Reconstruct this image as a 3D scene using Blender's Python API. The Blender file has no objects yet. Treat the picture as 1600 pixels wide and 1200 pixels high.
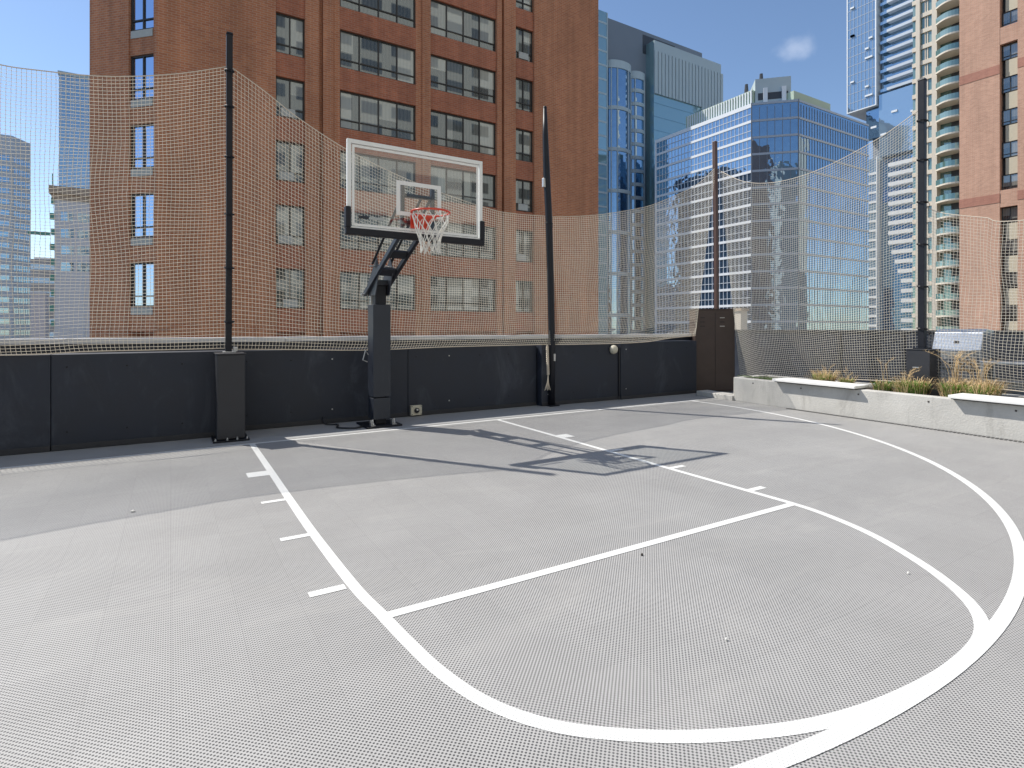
import bpy, math, random
import numpy as np
from mathutils import Vector, noise as mnoise
random.seed(7)
R_ = math.radians
scene = bpy.context.scene
COL = scene.collection

# ------------------------------------------------------------------ site survey (metres, z=0 on the court)
F_, HY = 877.0, 512.0
EYE = np.array([-2.7476, -8.0245, 1.521]); YAW = .5468
cs, sn = math.cos(YAW), math.sin(YAW)
RT = np.array([cs, -sn, 0.]); FW = np.array([sn, cs, 0.])
def ray(x, y): return RT*(x-800)/F_ + FW + np.array([0, 0, 1.])*(HY-y)/F_
def hit(x, y, n, d):
    r = ray(x, y); n = np.array(n, float)
    return EYE + r*((d-EYE@n)/(r@n))
def gz(x, y, z=0.): return hit(x, y, (0, 0, 1), z)
def gy(x, y, Y): return hit(x, y, (0, 1, 0), Y)
def gx(x, y, X): return hit(x, y, (1, 0, 0), X)
def XY(px, Y): return float(gy(px, 500, Y)[0])     # X of a vertical seen at px on the plane Y
def YX(px, X): return float(gx(px, 500, X)[1])
def zof(y, depth): return 1.521+(HY-y)/F_*depth
def depth(p): return float((np.array([p[0], p[1], 0])-EYE*np.array([1, 1, 0]))@FW)

# ------------------------------------------------------------------ mesh builder
class MB:
    def __init__(s): s.v = []; s.f = []; s.m = []; s.c = []; s.tone = 0.5
    def add(s, vs, fs, m=0):
        b = len(s.v); s.v += [tuple(map(float, p)) for p in vs]
        for f in fs: s.f.append([i+b for i in f]); s.m.append(m); s.c.append(s.tone)
    def box(s, x0, x1, y0, y1, z0, z1, m=0):
        s.obox((x0, y0, z0), (x1-x0, 0, 0), (0, y1-y0, 0), (0, 0, z1-z0), m)
    def obox(s, o, a, b, c, m=0):
        o, a, b, c = [np.array(q, float) for q in (o, a, b, c)]
        vs = [o, o+a, o+a+b, o+b, o+c, o+a+c, o+a+b+c, o+b+c]
        fs = [(0, 3, 2, 1), (4, 5, 6, 7), (0, 1, 5, 4), (1, 2, 6, 5), (2, 3, 7, 6), (3, 0, 4, 7)]
        if np.dot(np.cross(a, b), c) < 0: fs = [f[::-1] for f in fs]
        s.add(vs, fs, m)
    def quad(s, a, b, c, d, m=0): s.add([a, b, c, d], [(0, 1, 2, 3)], m)
    def prism(s, poly, z0, z1, m=0):
        n = len(poly); vs = [(p[0], p[1], z0) for p in poly]+[(p[0], p[1], z1) for p in poly]
        ar = sum(poly[i][0]*poly[(i+1) % n][1]-poly[(i+1) % n][0]*poly[i][1] for i in range(n))
        fs = [tuple(range(n))[::-1], tuple(range(n, 2*n))]+[(i, (i+1) % n, n+(i+1) % n, n+i) for i in range(n)]
        if ar < 0: fs = [f[::-1] for f in fs]
        s.add(vs, fs, m)
    def tube(s, pts, r, n=8, cap=True, m=0, sq=False, closed=False):
        pts = [np.array(p, float) for p in pts]; k = len(pts)
        rs = r if hasattr(r, '__len__') else [r]*k
        b = []; prev = None
        for i, p in enumerate(pts):
            if closed: t = pts[(i+1) % k]-pts[i-1]
            else: t = pts[min(i+1, k-1)]-pts[max(i-1, 0)]
            t = t/(np.linalg.norm(t)+1e-12)
            if prev is None:
                u = np.cross(t, (0, 0, 1)) if abs(t[2]) < .95 else np.cross(t, (0, 1, 0))
            else: u = prev-t*(prev@t)
            u = u/(np.linalg.norm(u)+1e-12); prev = u; w = np.cross(t, u)
            for j in range(n):
                a = 2*math.pi*(j+(.5 if sq else 0))/n
                b.append(p+(u*math.cos(a)+w*math.sin(a))*rs[i])
        fs = []
        for i in range(k if closed else k-1):
            i2 = (i+1) % k
            for j in range(n): fs.append((i*n+j, i*n+(j+1) % n, i2*n+(j+1) % n, i2*n+j))
        if cap and not closed: fs += [tuple(range(n))[::-1], tuple(range((k-1)*n, k*n))]
        s.add(b, fs, m)
    def lathe(s, o, prof, n=20, m=0, axis='z'):
        vs = []
        for (r, h) in prof:
            for j in range(n):
                a = 2*math.pi*j/n; q = (r*math.cos(a), r*math.sin(a), h)
                if axis == 'y': q = (q[0], -q[2], q[1])
                vs.append((o[0]+q[0], o[1]+q[1], o[2]+q[2]))
        fs = [(i*n+j, i*n+(j+1) % n, (i+1)*n+(j+1) % n, (i+1)*n+j) for i in range(len(prof)-1) for j in range(n)]
        fs += [tuple(range(n))[::-1], tuple(range((len(prof)-1)*n, len(prof)*n))]
        s.add(vs, fs, m)
    def build(s, name, mats, parent=None, bevel=0, smooth=False):
        if not isinstance(mats, (list, tuple)): mats = [mats]
        me = bpy.data.meshes.new(name); o = bpy.data.objects.new(name, me)
        off = np.array(parent.location) if parent is not None and parent.parent is None else (
            np.array(parent.parent.location)+np.array(parent.location) if parent is not None else np.zeros(3))
        vs = np.array(s.v)-off
        me.from_pydata([tuple(p) for p in vs], [], s.f); me.update()
        for mm in mats: me.materials.append(mm)
        me.polygons.foreach_set('material_index', s.m)
        if smooth: me.polygons.foreach_set('use_smooth', [True]*len(s.f))
        at = me.attributes.new('tone', 'FLOAT', 'FACE'); at.data.foreach_set('value', s.c)
        COL.objects.link(o)
        if parent is not None: o.parent = parent
        if bevel:
            b = o.modifiers.new('bevel', 'BEVEL'); b.width = bevel; b.segments = 2; b.limit_method = 'ANGLE'; b.angle_limit = R_(40)
        return o
def empty(name, loc, label, cat, group=None):
    o = bpy.data.objects.new(name, None); COL.objects.link(o); o.location = tuple(map(float, loc)); o.empty_display_size = .2
    return tag(o, label, cat, group)
def tag(o, label=None, cat=None, group=None, kind=None):
    if label: o['label'] = label
    if cat: o['category'] = cat
    if group: o['group'] = group
    if kind: o['kind'] = kind
    return o
def struct(o): o['kind'] = 'structure'; return o

# ------------------------------------------------------------------ materials
def nodes(name):
    m = bpy.data.materials.new(name); m.use_nodes = True
    nt = m.node_tree; return m, nt, nt.nodes, nt.links, nt.nodes['Principled BSDF']
def N(nt, t, **kw):
    n = nt.nodes.new(t)
    for k, v in kw.items():
        if k in n.inputs: n.inputs[k].default_value = v
        else: setattr(n, k, v)
    return n
def rgba(c): return (c[0], c[1], c[2], 1)
def mat(name, col, rough=.6, metal=0., var=.12, scale=6., bump=0., spec=.5, bscale=None, stretch=None):
    m, nt, ns, L, b = nodes(name)
    tc = N(nt, 'ShaderNodeTexCoord'); mp = N(nt, 'ShaderNodeMapping')
    if stretch: mp.inputs['Scale'].default_value = stretch
    L.new(tc.outputs['Object'], mp.inputs['Vector'])
    nz = N(nt, 'ShaderNodeTexNoise', Scale=scale, Detail=6., Roughness=.6); L.new(mp.outputs[0], nz.inputs['Vector'])
    mx = N(nt, 'ShaderNodeMix', data_type='RGBA')
    mx.inputs['A'].default_value = rgba([c*(1-var) for c in col]); mx.inputs['B'].default_value = rgba([min(1, c*(1+var)) for c in col])
    L.new(nz.outputs['Fac'], mx.inputs['Factor']); L.new(mx.outputs['Result'], b.inputs['Base Color'])
    mr = N(nt, 'ShaderNodeMapRange'); mr.inputs['To Min'].default_value = max(.02, rough-.12); mr.inputs['To Max'].default_value = min(1, rough+.12)
    L.new(nz.outputs['Fac'], mr.inputs['Value']); L.new(mr.outputs[0], b.inputs['Roughness'])
    b.inputs['Metallic'].default_value = metal; b.inputs['Specular IOR Level'].default_value = spec
    if bump:
        n2 = N(nt, 'ShaderNodeTexNoise', Scale=bscale or scale*8, Detail=4.); L.new(mp.outputs[0], n2.inputs['Vector'])
        bp = N(nt, 'ShaderNodeBump', Strength=bump, Distance=.01); L.new(n2.outputs['Fac'], bp.inputs['Height']); L.new(bp.outputs[0], b.inputs['Normal'])
    return m
def facade_vec(nt):
    tc = N(nt, 'ShaderNodeTexCoord'); sp = N(nt, 'ShaderNodeSeparateXYZ'); nt.links.new(tc.outputs['Object'], sp.inputs[0])
    su = N(nt, 'ShaderNodeMath', operation='SUBTRACT'); nt.links.new(sp.outputs['X'], su.inputs[0]); nt.links.new(sp.outputs['Y'], su.inputs[1])
    cb = N(nt, 'ShaderNodeCombineXYZ'); nt.links.new(su.outputs[0], cb.inputs['X']); nt.links.new(sp.outputs['Z'], cb.inputs['Y'])
    return cb, tc
def brick(name, c1, c2, mortar, stain=.35, k=1.0):
    m, nt, ns, L, b = nodes(name)
    cb, tc = facade_vec(nt)
    br = N(nt, 'ShaderNodeTexBrick'); L.new(cb.outputs[0], br.inputs['Vector'])
    br.inputs['Scale'].default_value = k; br.inputs['Color1'].default_value = rgba(c1); br.inputs['Color2'].default_value = rgba(c2); br.inputs['Mortar'].default_value = rgba(mortar)
    br.inputs['Brick Width'].default_value = .3; br.inputs['Row Height'].default_value = .1; br.inputs['Mortar Size'].default_value = .012
    n1 = N(nt, 'ShaderNodeTexNoise', Scale=.35, Detail=7., Roughness=.65)
    mp = N(nt, 'ShaderNodeMapping'); mp.inputs['Scale'].default_value = (1.6, .55, 1); L.new(cb.outputs[0], mp.inputs['Vector']); L.new(mp.outputs[0], n1.inputs['Vector'])
    rp = N(nt, 'ShaderNodeMapRange'); rp.inputs['From Min'].default_value = .35; rp.inputs['From Max'].default_value = .68; rp.inputs['To Min'].default_value = 1-stain; rp.inputs['To Max'].default_value = 1.12
    mp2 = N(nt, 'ShaderNodeMapping'); mp2.inputs['Scale'].default_value = (2.6, .10, 1); L.new(cb.outputs[0], mp2.inputs['Vector'])
    n2 = N(nt, 'ShaderNodeTexNoise', Scale=1., Detail=5., Roughness=.6); L.new(mp2.outputs[0], n2.inputs['Vector'])
    av = N(nt, 'ShaderNodeMix', data_type='FLOAT'); av.inputs['Factor'].default_value = .45; L.new(n1.outputs['Fac'], av.inputs['A']); L.new(n2.outputs['Fac'], av.inputs['B'])
    L.new(av.outputs['Result'], rp.inputs['Value'])
    mx = N(nt, 'ShaderNodeMix', data_type='RGBA', blend_type='MULTIPLY'); mx.inputs['Factor'].default_value = 1
    L.new(br.outputs['Color'], mx.inputs['A'])
    cg = N(nt, 'ShaderNodeCombineColor')
    for q in range(3): L.new(rp.outputs[0], cg.inputs[q])
    L.new(cg.outputs[0], mx.inputs['B']); L.new(mx.outputs['Result'], b.inputs['Base Color'])
    b.inputs['Roughness'].default_value = .85
    bp = N(nt, 'ShaderNodeBump', Strength=.4, Distance=.02); L.new(br.outputs['Fac'], bp.inputs['Height']); bp.invert = True; L.new(bp.outputs[0], b.inputs['Normal'])
    return m
def pane_mat(name, dark, curtain, refl=.3, tint=(.85, .95, 1.), rough=.02, wave=.0):
    """window glass: what is behind it (dark room or curtain, per pane attribute 'tone') under a coated reflecting surface"""
    m, nt, ns, L, b = nodes(name)
    at = N(nt, 'ShaderNodeAttribute', attribute_name='tone')
    cb, tc = facade_vec(nt)
    wv = N(nt, 'ShaderNodeTexWave', Scale=1.7, Distortion=2.5, Detail=2.); L.new(cb.outputs[0], wv.inputs['Vector'])
    ml = N(nt, 'ShaderNodeMath', operation='MULTIPLY_ADD'); L.new(wv.outputs['Fac'], ml.inputs[0]); ml.inputs[1].default_value = .12; L.new(at.outputs['Fac'], ml.inputs[2])
    mx = N(nt, 'ShaderNodeMix', data_type='RGBA'); mx.inputs['A'].default_value = rgba(dark); mx.inputs['B'].default_value = rgba(curtain)
    L.new(ml.outputs[0], mx.inputs['Factor']); L.new(mx.outputs['Result'], b.inputs['Base Color'])
    b.inputs['Roughness'].default_value = .5; b.inputs['Specular IOR Level'].default_value = .2
    gl = N(nt, 'ShaderNodeBsdfGlossy'); gl.inputs['Color'].default_value = rgba(tint); gl.inputs['Roughness'].default_value = rough
    if wave:
        nz = N(nt, 'ShaderNodeTexNoise', Scale=.5, Detail=1.5); L.new(tc.outputs['Object'], nz.inputs['Vector'])
        bp = N(nt, 'ShaderNodeBump', Strength=wave, Distance=.25); L.new(nz.outputs['Fac'], bp.inputs['Height']); L.new(bp.outputs[0], gl.inputs['Normal'])
    fr = N(nt, 'ShaderNodeFresnel', IOR=1.5); ad = N(nt, 'ShaderNodeMath', operation='ADD', use_clamp=True); L.new(fr.outputs[0], ad.inputs[0]); ad.inputs[1].default_value = refl
    ms = N(nt, 'ShaderNodeMixShader'); L.new(ad.outputs[0], ms.inputs[0]); L.new(b.outputs[0], ms.inputs[1]); L.new(gl.outputs[0], ms.inputs[2])
    L.new(ms.outputs[0], ns['Material Output'].inputs['Surface'])
    return m
def clear_glass(name, tint=(.93, .97, .96), refl=.04):
    m, nt, ns, L, b = nodes(name); ns.remove(b)
    tr = N(nt, 'ShaderNodeBsdfTransparent'); tr.inputs[0].default_value = rgba(tint)
    gl = N(nt, 'ShaderNodeBsdfGlossy'); gl.inputs['Roughness'].default_value = .02
    lw = N(nt, 'ShaderNodeLayerWeight', Blend=.25); ad = N(nt, 'ShaderNodeMath', operation='MULTIPLY_ADD', use_clamp=True); L.new(lw.outputs['Facing'], ad.inputs[0]); ad.inputs[1].default_value = .12; ad.inputs[2].default_value = refl
    ms = N(nt, 'ShaderNodeMixShader'); L.new(ad.outputs[0], ms.inputs[0]); L.new(tr.outputs[0], ms.inputs[1]); L.new(gl.outputs[0], ms.inputs[2])
    L.new(ms.outputs[0], ns['Material Output'].inputs['Surface'])
    return m
def court_mat(name, light, hole, hmin=.1, hmax=.75, painted=False):
    m, nt, ns, L, b = nodes(name)
    tc = N(nt, 'ShaderNodeTexCoord'); sp = N(nt, 'ShaderNodeSeparateXYZ'); L.new(tc.outputs['Object'], sp.inputs[0])
    def math_(op, a, bb=None, c=None):
        n = N(nt, 'ShaderNodeMath', operation=op)
        for i, q in enumerate((a, bb, c)):
            if q is None: continue
            if isinstance(q, (int, float)): n.inputs[i].default_value = q
            else: L.new(q, n.inputs[i])
        return n.outputs[0]
    X, Y = sp.outputs['X'], sp.outputs['Y']
    k = 2*math.pi/.0205
    a = math_('COSINE', math_('MULTIPLY', math_('ADD', X, Y), k)); c = math_('COSINE', math_('MULTIPLY', math_('SUBTRACT', X, Y), k))
    f = math_('MULTIPLY', math_('ADD', a, c), .5)
    mr = N(nt, 'ShaderNodeMapRange', interpolation_type='SMOOTHSTEP'); mr.inputs['From Min'].default_value = hmin; mr.inputs['From Max'].default_value = hmax; L.new(f, mr.inputs['Value'])
    n1 = N(nt, 'ShaderNodeTexNoise', Scale=.9, Detail=7., Roughness=.62); L.new(tc.outputs['Object'], n1.inputs['Vector'])
    n2 = N(nt, 'ShaderNodeTexNoise', Scale=14., Detail=5., Roughness=.7); L.new(tc.outputs['Object'], n2.inputs['Vector'])
    fx = math_('FLOOR', math_('DIVIDE', X, .3048)); fy = math_('FLOOR', math_('DIVIDE', Y, .3048))
    cb = N(nt, 'ShaderNodeCombineXYZ'); L.new(fx, cb.inputs[0]); L.new(fy, cb.inputs[1])
    wn = N(nt, 'ShaderNodeTexWhiteNoise', noise_dimensions='2D'); L.new(cb.outputs[0], wn.inputs['Vector'])
    v = math_('ADD', math_('MULTIPLY', n1.outputs['Fac'], .34), math_('ADD', math_('MULTIPLY', n2.outputs['Fac'], .14), math_('MULTIPLY', wn.outputs['Value'], .05)))
    v = math_('ADD', v, .73)
    def edge(Q):   # tile joints
        fr = math_('FRACT', math_('DIVIDE', Q, .3048)); return math_('LESS_THAN', math_('ABSOLUTE', math_('SUBTRACT', fr, .5)), .4935)
    joint = math_('MULTIPLY_ADD', math_('MULTIPLY', edge(X), edge(Y)), .12, .88)
    v = math_('MULTIPLY', v, joint)
    mx = N(nt, 'ShaderNodeMix', data_type='RGBA'); mx.inputs['A'].default_value = rgba(light); mx.inputs['B'].default_value = rgba(hole)
    L.new(mr.outputs[0], mx.inputs['Factor'])
    # dusty smears and scuffs, drawn out along the baseline
    sm = N(nt, 'ShaderNodeMapping'); sm.inputs['Scale'].default_value = (.35, 1.5, 1); sm.inputs['Rotation'].default_value = (0, 0, .25); L.new(tc.outputs['Object'], sm.inputs[0])
    n3 = N(nt, 'ShaderNodeTexNoise', Scale=1.1, Detail=9., Roughness=.72, Distortion=1.2); L.new(sm.outputs[0], n3.inputs['Vector'])
    dst = N(nt, 'ShaderNodeMapRange', interpolation_type='SMOOTHSTEP'); dst.inputs['From Min'].default_value = .50; dst.inputs['From Max'].default_value = .74; dst.inputs['To Max'].default_value = .30 if not painted else .0
    L.new(n3.outputs['Fac'], dst.inputs['Value'])
    sm2 = N(nt, 'ShaderNodeMapping'); sm2.inputs['Scale'].default_value = (1, 7, 1); sm2.inputs['Rotation'].default_value = (0, 0, 1.0); L.new(tc.outputs['Object'], sm2.inputs[0])
    n4 = N(nt, 'ShaderNodeTexNoise', Scale=2.2, Detail=8., Roughness=.75); L.new(sm2.outputs[0], n4.inputs['Vector'])
    scf = N(nt, 'ShaderNodeMapRange', interpolation_type='SMOOTHSTEP'); scf.inputs['From Min'].default_value = .60; scf.inputs['From Max'].default_value = .80; scf.inputs['To Max'].default_value = .35 if not painted else .55
    L.new(n4.outputs['Fac'], scf.inputs['Value'])
    d1 = N(nt, 'ShaderNodeMix', data_type='RGBA'); d1.inputs['B'].default_value = (.42, .405, .38, 1); L.new(dst.outputs[0], d1.inputs['Factor']); L.new(mx.outputs['Result'], d1.inputs['A'])
    d2 = N(nt, 'ShaderNodeMix', data_type='RGBA'); d2.inputs['B'].default_value = (.17, .165, .16, 1) if not painted else (.45, .45, .44, 1); L.new(scf.outputs[0], d2.inputs['Factor']); L.new(d1.outputs['Result'], d2.inputs['A'])
    mx = d2
    mu = N(nt, 'ShaderNodeMix', data_type='RGBA', blend_type='MULTIPLY'); mu.inputs['Factor'].default_value = 1 if not painted else .5
    L.new(mx.outputs['Result'], mu.inputs['A']); cg = N(nt, 'ShaderNodeCombineColor')
    for q in range(3): L.new(v, cg.inputs[q])
    L.new(cg.outputs[0], mu.inputs['B']); L.new(mu.outputs['Result'], b.inputs['Base Color'])
    b.inputs['Roughness'].default_value = .55; b.inputs['Specular IOR Level'].default_value = .35
    return m

M = {}
M['court'] = court_mat('sport_tile_grey', (.40, .392, .38), (.06, .06, .062), -.05, .62)
M['paint'] = court_mat('white_line_paint', (.74, .74, .72), (.40, .40, .39), .25, .95, True)
M['strip'] = mat('grey_roof_membrane', (.30, .30, .30), .85, scale=3, bump=.3)
M['darkwall'] = mat('black_painted_board', (.018, .020, .027), .55, var=.35, scale=2.2, bump=.1)
M['darkpost'] = mat('charcoal_steel_casing', (.025, .026, .031), .5, var=.3, scale=5)
M['rust'] = mat('dark_brown_steel', (.05, .033, .028), .5, var=.4, scale=3)
M['brownpole'] = mat('reflection_tinted_pole', (.075, .035, .025), .45, var=.3, scale=3)  # brown tint of a reflection put into the pole colour
M['black'] = mat('black_powder_coat', (.012, .013, .018), .45, var=.25, scale=9, spec=.3)
M['navy'] = mat('slate_pole_pad_vinyl', (.03, .037, .048), .42, var=.2, scale=4, bump=.1)
M['cap'] = mat('pale_metal_coping', (.56, .57, .60), .4, var=.08, scale=4)
def weather(name, col, mark, rough, lo, hi, amt, sc, stretch, bump=.3, var=.22, spec=.5):
    m = mat(name, col, rough, var=var, scale=2.6, bump=bump, bscale=40, spec=spec); nt = m.node_tree; L = nt.links; b = nt.nodes['Principled BSDF']
    src = b.inputs['Base Color'].links[0].from_socket
    tc = N(nt, 'ShaderNodeTexCoord'); mp = N(nt, 'ShaderNodeMapping'); mp.inputs['Scale'].default_value = stretch; L.new(tc.outputs['Object'], mp.inputs[0])
    nz = N(nt, 'ShaderNodeTexNoise', Scale=sc, Detail=9., Roughness=.7, Distortion=.6); L.new(mp.outputs[0], nz.inputs['Vector'])
    mr = N(nt, 'ShaderNodeMapRange', interpolation_type='SMOOTHSTEP'); mr.inputs['From Min'].default_value = lo; mr.inputs['From Max'].default_value = hi; mr.inputs['To Max'].default_value = amt; L.new(nz.outputs['Fac'], mr.inputs['Value'])
    mx = N(nt, 'ShaderNodeMix', data_type='RGBA'); L.new(mr.outputs[0], mx.inputs['Factor']); L.new(src, mx.inputs['A']); mx.inputs['B'].default_value = rgba(mark); L.new(mx.outputs['Result'], b.inputs['Base Color'])
    return m
M['concrete'] = weather('cast_concrete', (.50, .485, .45), (.25, .235, .21), .9, .50, .78, .75, 1.6, (2.2, 2.2, .7), .5)
M['darkwall'] = weather('black_painted_board', (.014, .019, .032), (.062, .072, .095), .55, .52, .80, .8, 1.5, (1.1, 1.1, .5), .1, .35)
M['navy'] = weather('slate_pole_pad_vinyl', (.02, .025, .036), (.09, .095, .10), .42, .55, .8, .6, 3., (2, 2, .4), .15, .2)
M['bench'] = mat('white_bench_board', (.78, .77, .74), .6, var=.05, scale=8)
M['soil'] = mat('planter_soil', (.06, .045, .03), .95, var=.5, scale=20, bump=1.)
M['net'] = mat('tan_netting_twine', (.66, .57, .45), .9, var=.15, scale=1.5)
def twine(name, col):
    m = mat(name, col, .9, var=.18, scale=1.5); nt = m.node_tree; b = nt.nodes['Principled BSDF']
    tr = N(nt, 'ShaderNodeBsdfTranslucent'); tr.inputs[0].default_value = rgba(col); ms = N(nt, 'ShaderNodeMixShader'); ms.inputs[0].default_value = .5
    nt.links.new(b.outputs[0], ms.inputs[1]); nt.links.new(tr.outputs[0], ms.inputs[2]); nt.links.new(ms.outputs[0], nt.nodes['Material Output'].inputs['Surface']); return m
M['net'] = twine('tan_netting_twine', (.88, .83, .74))
M['rope'] = mat('pale_rope', (.66, .58, .47), .9, var=.15, scale=30)
M['white'] = mat('white_board_frame', (.80, .80, .77), .4, var=.03)
M['orange'] = mat('orange_rim_paint', (.72, .065, .03), .35, var=.08)
M['hoopnet'] = mat('white_net_cord', (.78, .75, .68), .9, var=.06)
M['steel'] = mat('stainless_steel', (.46, .49, .53), .32, metal=.8, var=.08, scale=3, stretch=(1, 1, 14))
M['darksteel'] = mat('dark_brushed_steel', (.16, .17, .19), .35, metal=.6, var=.15, scale=3, stretch=(1, 1, 10))
M['galv'] = mat('galvanised_bolt', (.55, .55, .54), .4, metal=.8)
M['beige'] = mat('beige_fixture_plastic', (.55, .52, .42), .5, var=.1)
M['brick1'] = brick('red_brown_brick', (.53, .215, .105), (.43, .16, .08), (.48, .31, .22), .34)
M['brick1b'] = brick('deep_red_brick', (.47, .16, .082), (.37, .12, .065), (.40, .23, .165), .34)
M['brick2'] = brick('orange_tan_brick', (.57, .325, .225), (.47, .255, .175), (.52, .39, .31), .18)
M['brick2b'] = brick('red_soldier_brick', (.43, .20, .14), (.37, .165, .115), (.38, .2, .16), .15)
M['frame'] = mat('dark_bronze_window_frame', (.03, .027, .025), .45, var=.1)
M['wpane'] = pane_mat('apartment_window_pane', (.025, .03, .03), (.33, .33, .29), .13)
M['bluepane'] = pane_mat('blue_reflecting_window_pane', (.02, .03, .04), (.20, .22, .24), .0, (.50, .62, .82))
M['sill'] = mat('pale_vent_panel', (.40, .42, .41), .6)
M['panel'] = mat('beige_spandrel_panel', (.50, .45, .34), .7)
M['blueglass'] = pane_mat('blue_curtain_glass', (.02, .05, .10), (.05, .10, .18), .44, (.56, .77, .97), .015, .13)
M['tealglass'] = pane_mat('teal_curtain_glass', (.05, .10, .12), (.22, .33, .34), .26, (.7, .95, 1.), .03, .06)
M['skyglass'] = pane_mat('pale_blue_tower_glass', (.05, .11, .19), (.22, .29, .36), .38, (.66, .84, .98), .03, .04)
M['band'] = mat('white_metal_band', (.78, .80, .82), .45, var=.04, scale=.3)
M['bluemetal'] = mat('blue_grey_metal_band', (.40, .45, .52), .45, var=.05, scale=.3)
M['palemetal'] = mat('pale_blue_grey_slab', (.52, .57, .63), .5, var=.06, scale=.2)
M['greymetal'] = mat('grey_metal_cladding', (.20, .225, .26), .5, var=.1, scale=.1)
M['darkmetal'] = mat('dark_louvre', (.05, .055, .065), .5)
M['fin'] = mat('pale_vertical_fin', (.46, .53, .55), .5, var=.06, scale=.2)
M['cream'] = mat('cream_precast', (.66, .59, .49), .8, var=.07, scale=.15)
M['slab'] = mat('white_balcony_slab', (.70, .72, .73), .6, var=.05, scale=.2)
M['greenrail'] = pane_mat('green_tinted_rail_glass', (.05, .13, .12), (.20, .29, .27), .14, (.8, .97, .95))
M['greenroof'] = mat('pale_green_roof_panel', (.42, .50, .38), .6, var=.1, scale=.4)
M['office'] = mat('grey_office_precast', (.72, .74, .76), .8, var=.06, scale=.1)
M['palegrey'] = mat('pale_stone_cladding', (.76, .75, .75), .8, var=.06, scale=.1)
M['copper'] = mat('green_copper_trim', (.15, .38, .30), .6)
M['tan'] = mat('tan_cornice', (.50, .38, .28), .8)
M['lowdark'] = mat('dark_low_block', (.30, .30, .32), .85, var=.2, scale=.2)
M['whitebox'] = mat('white_rooftop_panel', (.72, .68, .68), .7)
M['darktower'] = mat('dark_stone_tower', (.06, .06, .058), .7, var=.2, scale=.1)
M['paletower'] = mat('pale_concrete_tower', (.60, .57, .50), .8, var=.06, scale=.1)
M['glassbb'] = clear_glass('clear_backboard_glass', (.98, .99, .985), .09)
M['green'] = mat('green_grass_blade', (.16, .28, .04), .6, var=.5, scale=25)
M['straw'] = mat('dry_straw_blade', (.62, .45, .24), .7, var=.35, scale=25)
M['leaf'] = mat('green_trailing_leaf', (.09, .14, .03), .6, var=.4, scale=30)
M['asphalt'] = mat('city_asphalt', (.07, .07, .07), .9, scale=.1)
M['deck'] = mat('grey_patio_paver', (.28, .27, .26), .85, var=.15, scale=3)
M['drain'] = mat('dark_drain_grate', (.06, .06, .06), .6)
M['litter'] = mat('pale_paper_scrap', (.75, .73, .68), .8)
M['litter_d'] = mat('dark_leaf_scrap', (.06, .05, .045), .8)

# ------------------------------------------------------------------ ground and court
g = MB(); g.quad((-1500, -1500, -30), (1500, -1500, -30), (1500, 1500, -30), (-1500, 1500, -30)); struct(g.build('city_ground', M['asphalt']))
g = MB(); g.box(-16, 11.5, -22, 2.2, -29.9, -.012); struct(g.build('podium_roof', M['strip']))
g = MB(); g.quad((-15, -21, 0), (7.6, -21, 0), (7.6, .16, 0), (-15, .16, 0)); struct(g.build('court_floor', M['court']))
g = MB(); g.quad((-15, .16, -.004), (9.6, .16, -.004), (9.6, 1.5, -.004), (-15, 1.5, -.004)); struct(g.build('wall_base_strip', M['strip']))
g = MB(); g.quad((7.6, -21, -.004), (11.4, -21, -.004), (11.4, .16, -.004), (7.6, .16, -.004)); struct(g.build('patio_deck', M['deck']))

def crom(P, n=10):
    P = [np.array(p, float) for p in P]; out = []
    Q = [2*P[0]-P[1]]+P+[2*P[-1]-P[-2]]
    for i in range(1, len(Q)-2):
        for k in range(n):
            t = k/n; a, b, c, d = Q[i-1:i+3]
            out.append(.5*((2*b)+(-a+c)*t+(2*a-5*b+4*c-d)*t*t+(-a+3*b-3*c+d)*t**3))
    out.append(P[-1]); return out
def ribbon(mb, P, w, z):
    P = [np.array(p, float)[:2] for p in P]; L_, R2 = [], []
    for i, p in enumerate(P):
        t = P[min(i+1, len(P)-1)]-P[max(i-1, 0)]; t /= np.linalg.norm(t); nn = np.array([-t[1], t[0]])
        L_.append((*(p+nn*w/2), z)); R2.append((*(p-nn*w/2), z))
    n = len(P); mb.add(R2+L_, [(i, i+1, n+i+1, n+i) for i in range(n-1)])
W = .068
m = MB(); ribbon(m, [(-9, .03), (6.75, .03)], W, .0015); struct(m.build('baseline_marking', M['paint']))
m = MB()
lane = [(-1.835, 0), (-1.84, -1.7), (-1.845, -2.7), (-1.845, -3.7), (-1.825, -4.7), (-1.79, -5.14), (-1.765, -5.45), (-1.73, -5.74), (-1.655, -6.02), (-1.52, -6.25), (-1.33, -6.43), (-1.055, -6.61), (-.712, -6.765), (-.391, -6.85), (-.04, -6.895), (.288, -6.905), (.62, -6.875), (.85, -6.80), (1.04, -6.68), (1.22, -6.51), (1.40, -6.29), (1.60, -5.98), (1.72, -5.72), (1.815, -5.4), (1.845, -5.14), (1.85, -4.72), (1.855, -3.72), (1.86, -2.73), (1.87, -1.6), (1.87, 0)]
ribbon(m, crom(lane), W, .002); struct(m.build('lane_marking', M['paint']))
m = MB(); ribbon(m, [(-1.76, -5.15), (1.82, -5.15)], W, .0026)
for sgn, x0 in ((-1, -1.87), (1, 1.88)):
    for yy, ww in ((-1.68, .21), (-2.74, .066), (-3.73, .066), (-4.70, .07)):
        ribbon(m, [(x0, yy), (x0+sgn*.205, yy)], ww, .0026)
struct(m.build('free_throw_marking', M['paint']))
m = MB(); ribbon(m, [(.1+6.41*math.cos(a), -.5+6.41*math.sin(a)) for a in np.linspace(R_(4.5), R_(-178), 150)], W*1.05, .0032); struct(m.build('three_point_marking', M['paint']))

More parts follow.
